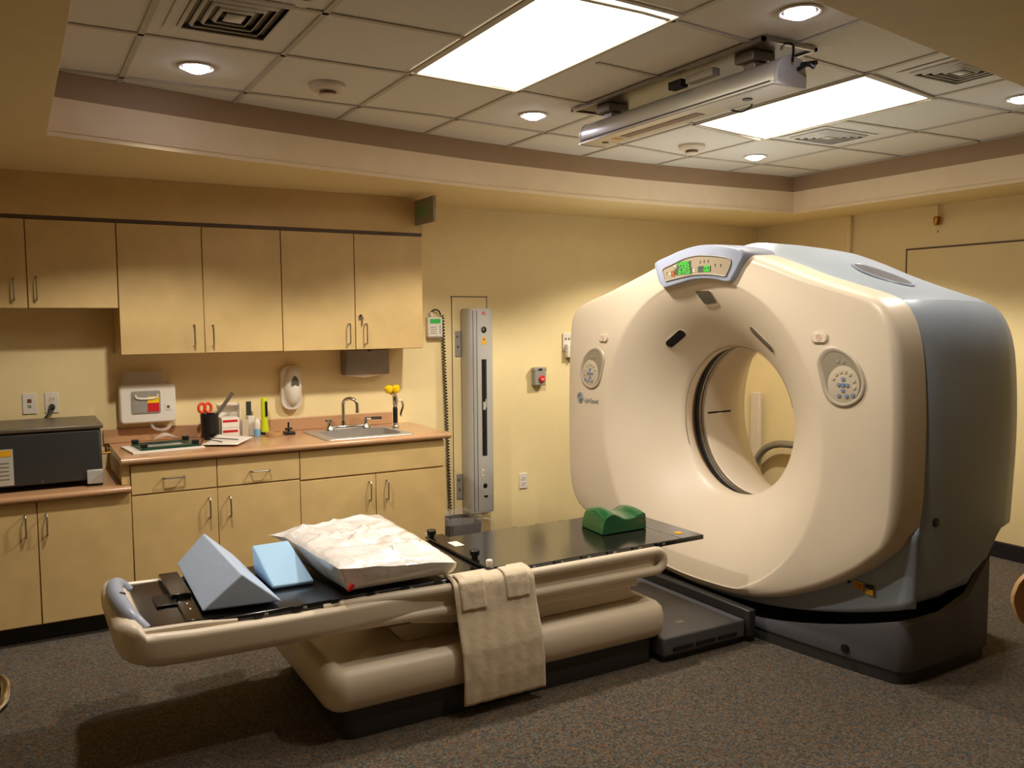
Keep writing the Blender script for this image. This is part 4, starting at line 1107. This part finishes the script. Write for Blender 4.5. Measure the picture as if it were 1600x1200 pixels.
# ------------------------------------------------------------------ patient couch
CY = 3.44
cc = thing('patient_couch', 'long cream patient couch with a glossy black top leading into the scanner', 'couch', (1.8, CY, 0))
def hull_section(x, w, zb, zt, rb, rt):
    out = []
    for cx, cz, r, a0 in ((w - rt, zt - rt, rt, 0), (-w + rt, zt - rt, rt, 90), (-w + rb, zb + rb, rb, 180), (w - rb, zb + rb, rb, 270)):
        for k in range(7):
            a = radians(a0 + 15 * k)
            out.append(V((x, CY + cx + r * cos(a), cz + r * sin(a))))
    return out
HL = []
for x, w, zb, zt, rb, rt in ((.258, .24, .487, .535, .02, .02), (.262, .275, .47, .55, .035, .035), (.278, .312, .445, .566, .045, .045), (.30, .33, .43, .570, .05, .045), (.325, .342, .42, .566, .05, .04), (.345, .347, .415, .545, .05, .03), (.352, .349, .41, .530, .05, .028), (.39, .352, .405, .528, .05, .028), (.5, .353, .40, .52, .048, .025), (.8, .353, .397, .51, .046, .022),
                             (1.05, .352, .396, .508, .044, .02), (1.2, .345, .396, .507, .05, .02), (1.35, .335, .397, .507, .04, .02), (1.6, .333, .397, .507, .03, .02), (2.3, .333, .397, .507, .03, .02), (2.55, .333, .397, .507, .03, .02), (2.62, .31, .41, .503, .03, .02), (2.64, .29, .43, .49, .02, .02)):
    HL.append(hull_section(x, w, zb, zt, rb, rt))
M().loft(HL).build('cradle', MT['cream'], cc, smooth=60)
for s in (-1, 1):
    y = CY + s * .334
    pts = [(x, y - s * max(0, .034 * (1.5 - x) / .5) , .412 + .003 * (2.62 - x)) for x in [.98, 1.1, 1.2, 1.28, 1.36, 1.5, 1.8, 2.1, 2.4, 2.58]]
    pts += [(2.58 + .048 * sin(radians(a)), y, .458 - .046 * cos(radians(a))) for a in (20, 45, 70, 90, 110, 135, 160)]
    pts += [(x, y - s * max(0, .034 * (1.5 - x) / .5), .504) for x in [2.58, 2.4, 2.1, 1.8, 1.5, 1.36, 1.28, 1.2, 1.1, .98]]
    M().tube(pts, .022, 12).build('side_rail', MT['cream'], cc)
M().prism([(.36, CY - .29, .534), (.62, CY - .29, .534), (.62, CY + .29, .534), (.36, CY + .29, .534)], (0, 0, .003)).build('tray', MT['gloss'], cc)
for s in (-1, 1): M().tube([(.34, CY + s * .305, .532), (.52, CY + s * .305, .526), (.66, CY + s * .305, .515)], .014, 10).build('tray_rim', MT['cream'], cc)
hd = []
for k in range(17):
    a = pi * k / 16
    hd.append((.365 - .075 * sin(a) ** .7, CY - .25 * cos(a), .515 + .078 * sin(a) ** .6))
M().tube(hd, .02, 12, rad=[.022 + .008 * sin(pi * k / 16) for k in range(17)]).build('handle', MT['bezel'], cc)
M().lathe((.305, CY - .08, .612), (.3, 0, 1), [(.012, 0), (.011, .006)], 14).build('release_button', MT['darkbase'], cc)
# top board
tb = M().box((.49, CY - .31, .511), (2.905, CY + .31, .535)).build('tabletop', MT['gloss'], cc, bevel=.004)
for k in range(14):
    for s in (-1, 1):
        x = .72 + k * .145
        M().box((x, CY + s * .31 - .006, .512), (x + .03, CY + s * .31 + .006, .5345)).build('index_notch', MT['black'], tb)
m = M()
for k, nm in enumerate(('F10', 'F9', 'F8', 'F7', 'F6', 'F5', 'F4', 'F3', 'F2', 'F1', '0', 'H1', 'H2', 'H3', 'H4')):
    add_text(m, nm, .015, lambda a, c, x=.62 + k * .145: V((x + a, CY - .3105, .523 + c)))
m.build('index_lettering', MT['whiteink'], tb)
M().box((2.765, CY - .31, .5355), (2.772, CY + .31, .5362)).build('mark_line', MT['greyplas'], tb)
M().box((2.80, CY - .24, .5355), (2.84, CY - .20, .5362)).build('yellow_mark', MT['amber'], tb)
M().box((.49, CY - .30, .5355), (.542, CY - .03, .546)).box((.478, CY - .02, .5355), (.552, CY + .30, .562)).build('end_block', MT['gloss'], tb, bevel=.003)
m = M().box((.42, CY - .08, .5375), (.50, CY + .06, .546)); m.build('latch_block', MT['black'], cc, bevel=.004)
m = M()
for y in (CY - .17, CY - .1): m.lathe((.52, y, .546), (0, 0, 1), [(.008, 0), (.006, .003)], 10)
m.build('screws', MT['steel'], tb)
# lift body
def rbox_loops(x0, x1, y0, y1, zs, r, insets):
    cx, cy, w, d = (x0 + x1) / 2, (y0 + y1) / 2, x1 - x0, y1 - y0
    return [[V((cx + a, cy + b2, z)) for a, b2 in rrect(w - 2 * i, d - 2 * i, max(.01, r - i), 8)] for z, i in zip(zs, insets)]
M().loft(rbox_loops(1.03, 2.53, 3.055, 3.83, (.001, .115, .118), .04, (0, 0, .02))).build('plinth', MT['darkbase'], cc, bevel=.0)
M().loft(rbox_loops(.955, 2.605, 3.02, 3.865, (.112, .118, .135, .17, .215, .25, .27, .277, .274, .258, .256), .085, (.055, .03, .01, 0, .0, .01, .03, .05, .075, .095, .3))).build('lift_base', MT['cream'], cc, smooth=60)
m = M().loft([[V((x, y, z)) for x, z in ((1.32, .392), (2.52, .392), (2.52, .33), (1.55, .33), (1.36, .365))] for y in (3.16, 3.72)])
m.build('upper_arm_cover', MT['cream'], cc, bevel=.012, seg=3)
m = M().loft([[V((x, y, z)) for x, z in ((1.75, .329), (2.5, .329), (2.54, .258), (1.60, .258))] for y in (3.2, 3.68)])
m.build('lower_arm_cover', MT['cream'], cc, bevel=.01, seg=3)
M().loft([[V((x, y, z)) for x, z in ((1.30, .33), (1.56, .33), (1.62, .258), (1.36, .258))] for y in (3.26, 3.62)]).build('bellows', MT['cream2'], cc)

# ------------------------------------------------------------------ things on the couch
TZ = .5355
ib = thing('indexing_bar', 'black indexing bar with knobs lying across the couch top beside the wrapped pillow', 'bar', (1.73, CY, TZ))
M().box((1.695, CY - .30, TZ + .0005), (1.79, CY + .335, TZ + .014)).build('bar', MT['gloss'], ib, bevel=.004)
for x, y in ((1.715, CY + .30), (1.725, CY - .13)):
    k = M().lathe((x, y, TZ + .0145), (0, 0, 1), [(.014, 0), (.014, .012), (.022, .013), (.023, .033), (.02, .036)], 24).build('knob', MT['black'], ib)
M().lathe((1.715, CY - .283, TZ + .0145), (0, 0, 1), [(.012, 0), (.012, .01), (.015, .011), (.015, .026), (.011, .03)], 20).build('pin', MT['whiteplas'], ib)
M().lathe((1.705, CY + .325, TZ + .0145), (0, 0, 1), [(.01, 0), (.01, .014)], 16).build('pin', MT['whiteplas'], ib)
M().box((1.735, CY + .08, TZ + .0145), (1.782, CY + .165, TZ + .0155)).build('label', MT['paper'], ib)

gh = thing('headrest', 'shiny green moulded headrest standing on the couch top near the bore', 'headrest', (2.6, 3.5, TZ))
# x across the couch length, saddle scooped for the head
def head_loop(v):
    """v 0..1 along y (couch width)"""
    y = 3.37 + .21 * v
    pr = []
    fl_ = .018 * (1 - 4 * (v - .5) ** 2)
    base = [(2.475, 0), (2.482, .04), (2.495, .085), (2.515, .108), (2.545, .112), (2.575, .098), (2.605, .080), (2.64, .073), (2.675, .078), (2.705, .092), (2.73, .096), (2.745, .086), (2.748, .05), (2.75, 0)]
    for x, z in crom(base, 4, False):
        sc_ = 1 - .14 * (2 * v - 1) ** 2
        pr.append(V((x + .02 * (v - .5), y, TZ + .0008 + z * (sc_ if z > .04 else 1))))
    return pr
M().loft([head_loop(v / 12) for v in range(13)]).build('shell', MT['green'], gh, bevel=.004, smooth=50)

def wedge(name, label, pts, faces, mt):
    o = M().add(pts, faces).build(name, mt, bevel=.008, seg=3)
    return tag(o, label, 'cushion')
zb = TZ + .0135
wedge('foam_wedge', 'larger grey vinyl triangular wedge cushion at the foot of the couch',
      [(.55, 3.20, zb), (.835, 3.165, zb), (.695, 3.19, .672), (.572, 3.90, zb), (.82, 3.92, zb), (.69, 3.90, .672)],
      [(0, 2, 1), (3, 4, 5), (0, 1, 4, 3), (1, 2, 5, 4), (2, 0, 3, 5)], MT['vinylgrey'])
wedge('foam_wedge', 'smaller light blue wedge cushion between the grey wedge and the wrapped pillow',
      [(.848, 3.36, TZ + .001), (1.015, 3.355, TZ + .001), (1.015, 3.35, TZ + .016), (.848, 3.355, TZ + .016),
       (.84, 3.63, TZ + .001), (.985, 3.63, TZ + .001), (.985, 3.615, .664), (.83, 3.615, .662)],
      [(3, 2, 1, 0), (4, 5, 6, 7), (0, 1, 5, 4), (1, 2, 6, 5), (2, 3, 7, 6), (3, 0, 4, 7)], MT['vinylblue'])

# plastic wrapped pillow
def pillow(u, v, top):
    a = 2 * u - 1; b2 = 2 * v - 1
    def xy(a, b2, k=1.0, sh=0.0):
        return (1.262 + sh - .026 * b2 + .250 * a * k, 3.465 + .355 * b2 * k + .03 * a * (1 + b2) / 2)
    x, y = xy(a, b2)
    e = (1 - abs(a) ** 5) ** .6 * (1 - abs(b2) ** 5) ** .6
    nl, nr, fl_, fr = .657, .607, .652, .668
    wa, wb = u, v
    seam = (nl * (1 - wa) + nr * wa) * (1 - wb) + (fl_ * (1 - wa) + fr * wa) * wb
    tip = max(0, -a - .75) * max(0, b2 - .75)
    x -= .7 * tip; y += .1 * tip
    hem = noise.noise(V((x * 13, y * 13, 9)))
    n1 = noise.fractal(V((x * 5, y * 5, 3.1)), 1.0, 2.0, 3)
    if top:
        d = min(1 - abs(a), 1 - abs(b2))
        r = 1 - abs(noise.noise(V((x * 5 + 3 * y, y * 3.2, 1.3)))) * 1.6
        r2 = 1 - abs(noise.noise(V((x * 3 - 7 * y, y * 5, 7.3)))) * 1.6
        z = seam + .036 * e * (.95 + .25 * n1) + (.016 * max(0, r) ** 5 + .015 * max(0, r2) ** 5 - .008) * min(1, d * 4)
        if d < .2: z += .006 * hem * (1 - d / .2)
        dim = Vector(((a - .05) * 1.1, (b2 + .30) * 1.3)).length
        z += -.026 * math.exp(-(dim / .17) ** 2) + .012 * math.exp(-((dim - .32) / .09) ** 2)
        # folds running from the near corners
        z += .017 * math.exp(-((b2 + .70 - .30 * abs(a - .1)) / .09) ** 2) * (1 - a * a) - .014 * math.exp(-((b2 + .42 - .5 * abs(a + .3)) / .07) ** 2) * (1 - a * a)
        z += .010 * math.exp(-((a + .55 + .5 * b2) / .08) ** 2) * (1 - b2 * b2)
        return V((x, y, z))
    q = max(abs(a), abs(b2))
    if q > .999: return V((x, y, seam + (.006 * hem)))
    if q > .80:
        k = (q - .80) / .2
        z = TZ + .016 + (seam - TZ - .03) * k ** .9
        s_ = (.90 + .09 * k + .012 * sin(pi * k) * (1 + n1)) / q
        xx, yy = xy(a * s_, b2 * s_, 1.0, .02 * (1 - k))
        return V((xx, yy, z))
    x, y = xy(a * .9 / .8, b2 * .9 / .8, 1.0, .02)
    return V((x, y, TZ + .016))
m = M(); NP = 56
m.grid(lambda u, v: pillow(u, v, True), NP, NP)
m.grid(lambda u, v: pillow(u, v, False), NP, NP)
pw = thing('wrapped_pillow', 'large white pillow in crinkled clear plastic on the couch', 'pillow', (1.28, 3.47, TZ))
po = m.build('pillow', MT['wrap'], pw, smooth=80)
M().tube([(1.085, 3.092, .592), (1.074, 3.088, .582), (1.062, 3.085, .573)], .012, 10, rad=[.012, .010, .005]).build('red_tag', MT['red'], pw)

# cloth hung over the couch edge
gn = thing('drape_cloth', 'off-white paper-like cloth hanging over the near side of the couch', 'cloth', (1.7, 3.05, .05))
def drape_pt(u, v):
    x = 1.505 + .375 * u + .01 * v * (u - .3)
    L = v * .62
    w = .004 * sin(u * 17 + v * 3) + .0035 * noise.noise(V((u * 6, v * 9, .4)))
    pth = [(0, 3.17, .540), (.03, 3.14, .540), (.05, 3.121, .539), (.075, 3.098, .534), (.10, 3.078, .52), (.125, 3.068, .498), (.16, 3.06, .46), (.22, 3.046, .40), (.35, 2.998, .26), (.46, 2.985, .15), (.56, 2.985, .05), (.62, 2.985, -.01)]
    y = interp([(a, b2) for a, b2, c in pth], L * .9); z = interp([(a, c) for a, b2, c in pth], L * .9)
    return V((x, y - (abs(w) if v > .12 else 0), z + (.0 if v < .2 else 0)))
M().grid(drape_pt, 30, 50).build('sheet', MT['cloth'], gn, solid=.0025)
def strap(x0, x1, v1):
    def f(u, v):
        vv = .05 + (v1 - .05) * v
        p = drape_pt((x0 + (x1 - x0) * u - 1.505) / .375, vv)
        return V((x0 + (x1 - x0) * u, p.y - .007 - .002 * noise.noise(V((u * 5, v * 6, x0))), p.z + (.007 if vv < .2 else 0)))
    return M().grid(f, 10, 20)
strap(1.528, 1.64, .36).build('strap', MT['cloth'], gn, solid=.003)
strap(1.742, 1.85, .33).build('strap', MT['cloth'], gn, solid=.003)

# ------------------------------------------------------------------ chairs cut by the frame
ch = thing('chair', 'tan rounded chair back cut off by the right edge of the photo', 'chair', (2.76, 1.22, 0))
cpos = V((2.525, 1.142))
fwd = V((-.9, -.43))
def chair_back(u, v):
    a = (u - .5) * 2
    rr = .23
    side = rr * a
    dep = -.06 * a * a
    up = V((-fwd.y, fwd.x))
    p = cpos + up * side * (1 - .0 * v) - fwd * dep
    hgt = .815 + (v - .5) * .22 * sqrt(max(0.01, 1 - a ** 4)) 
    return V((p.x, p.y, hgt))
M().grid(chair_back, 48, 10).build('backrest', MT['tan'], ch, solid=.022, bevel=.006)
M().loft([[V((2.90 + a, 1.13 + b2, z)) for a, b2 in rrect(.44, .44, .1)] for z in (.42, .47)]).build('seat', MT['seat'], ch, bevel=.015)
for dx, dy in ((-.19, -.19), (.19, -.19), (-.19, .19), (.19, .19)):
    M().tube([(2.90 + dx, 1.13 + dy, .42), (2.90 + dx * 1.1, 1.13 + dy * 1.1, .001)], .012, 10).build('leg', MT['steel'], ch)
M().tube([(2.72, 1.1, .43), (2.6, 1.12, .5), (2.56, 1.13, .6), (2.555, 1.135, .73)], .014, 10).build('back_post', MT['darkbase'], ch)
cl = thing('chair', 'chrome-armed dark chair cut off by the lower left edge of the photo', 'chair', (-.55, 2.1, 0))

arm = [(x - .02, y, z) for x, y, z in crom([(-.62, 2.30, .655), (-.30, 2.31, .655), (-.12, 2.34, .652), (-.05, 2.42, .65), (-.035, 2.53, .65), (-.05, 2.62, .65), (-.12, 2.67, .65), (-.3, 2.68, .652), (-.62, 2.68, .655)], 6, False)]
M().tube(arm, .014, 12).build('arm_frame', MT['chrome'], cl)
M().tube([(x - .02, y, z - .022) for x, y, z in arm], .012, 10).build('arm_pad', MT['seat'], cl)
M().loft([[V((-.42 + a, 2.49 + b2, z)) for a, b2 in rrect(.46, .46, .08)] for z in (.40, .46)]).build('seat', MT['seat'], cl, bevel=.015)
M().loft([[V((-.66 + x, 2.49 + b2, .72 + c)) for b2, c in rrect(.44, .42, .1)] for x in (-.02, .02)]).build('backrest', MT['seat'], cl, bevel=.01)
for y in (2.30, 2.68):
    M().tube([(-.62, y, .655), (-.62, y, .40), (-.64, y, .015), (-.2, y, .015), (-.25, y, .40), (-.3, y, .652)], .012, 10).build('leg', MT['chrome'], cl)

# ------------------------------------------------------------------ camera
F = 1342.1
cam = bpy.data.cameras.new('camera')
cam.sensor_width = 36; cam.sensor_fit = 'HORIZONTAL'
cam.lens = F / 1600 * 36
cam.clip_start = .05
co = bpy.data.objects.new('camera', cam)
COL.objects.link(co)
yaw, pit, rol = radians(30.1436), radians(-4.317), radians(.403)
fw = V((sin(yaw) * cos(pit), cos(yaw) * cos(pit), sin(pit)))
rt = V((cos(yaw), -sin(yaw), 0)); dn = fw.cross(rt)
r2 = rt * cos(rol) + dn * sin(rol); d2 = dn * cos(rol) - rt * sin(rol)
mw = Matrix(((r2.x, -d2.x, -fw.x, 0), (r2.y, -d2.y, -fw.y, 0), (r2.z, -d2.z, -fw.z, 1.6), (0, 0, 0, 1)))
co.matrix_world = mw
S.camera = co

w = bpy.data.worlds.new('world'); S.world = w
w.use_nodes = True
w.node_tree.nodes['Background'].inputs[0].default_value = (.02, .018, .015, 1)
S.view_settings.view_transform = 'Standard'
S.view_settings.look = 'None'
S.view_settings.gamma = 1
S.view_settings.exposure = 0.28
S.cycles.max_bounces = 8
S.cycles.use_denoising = True
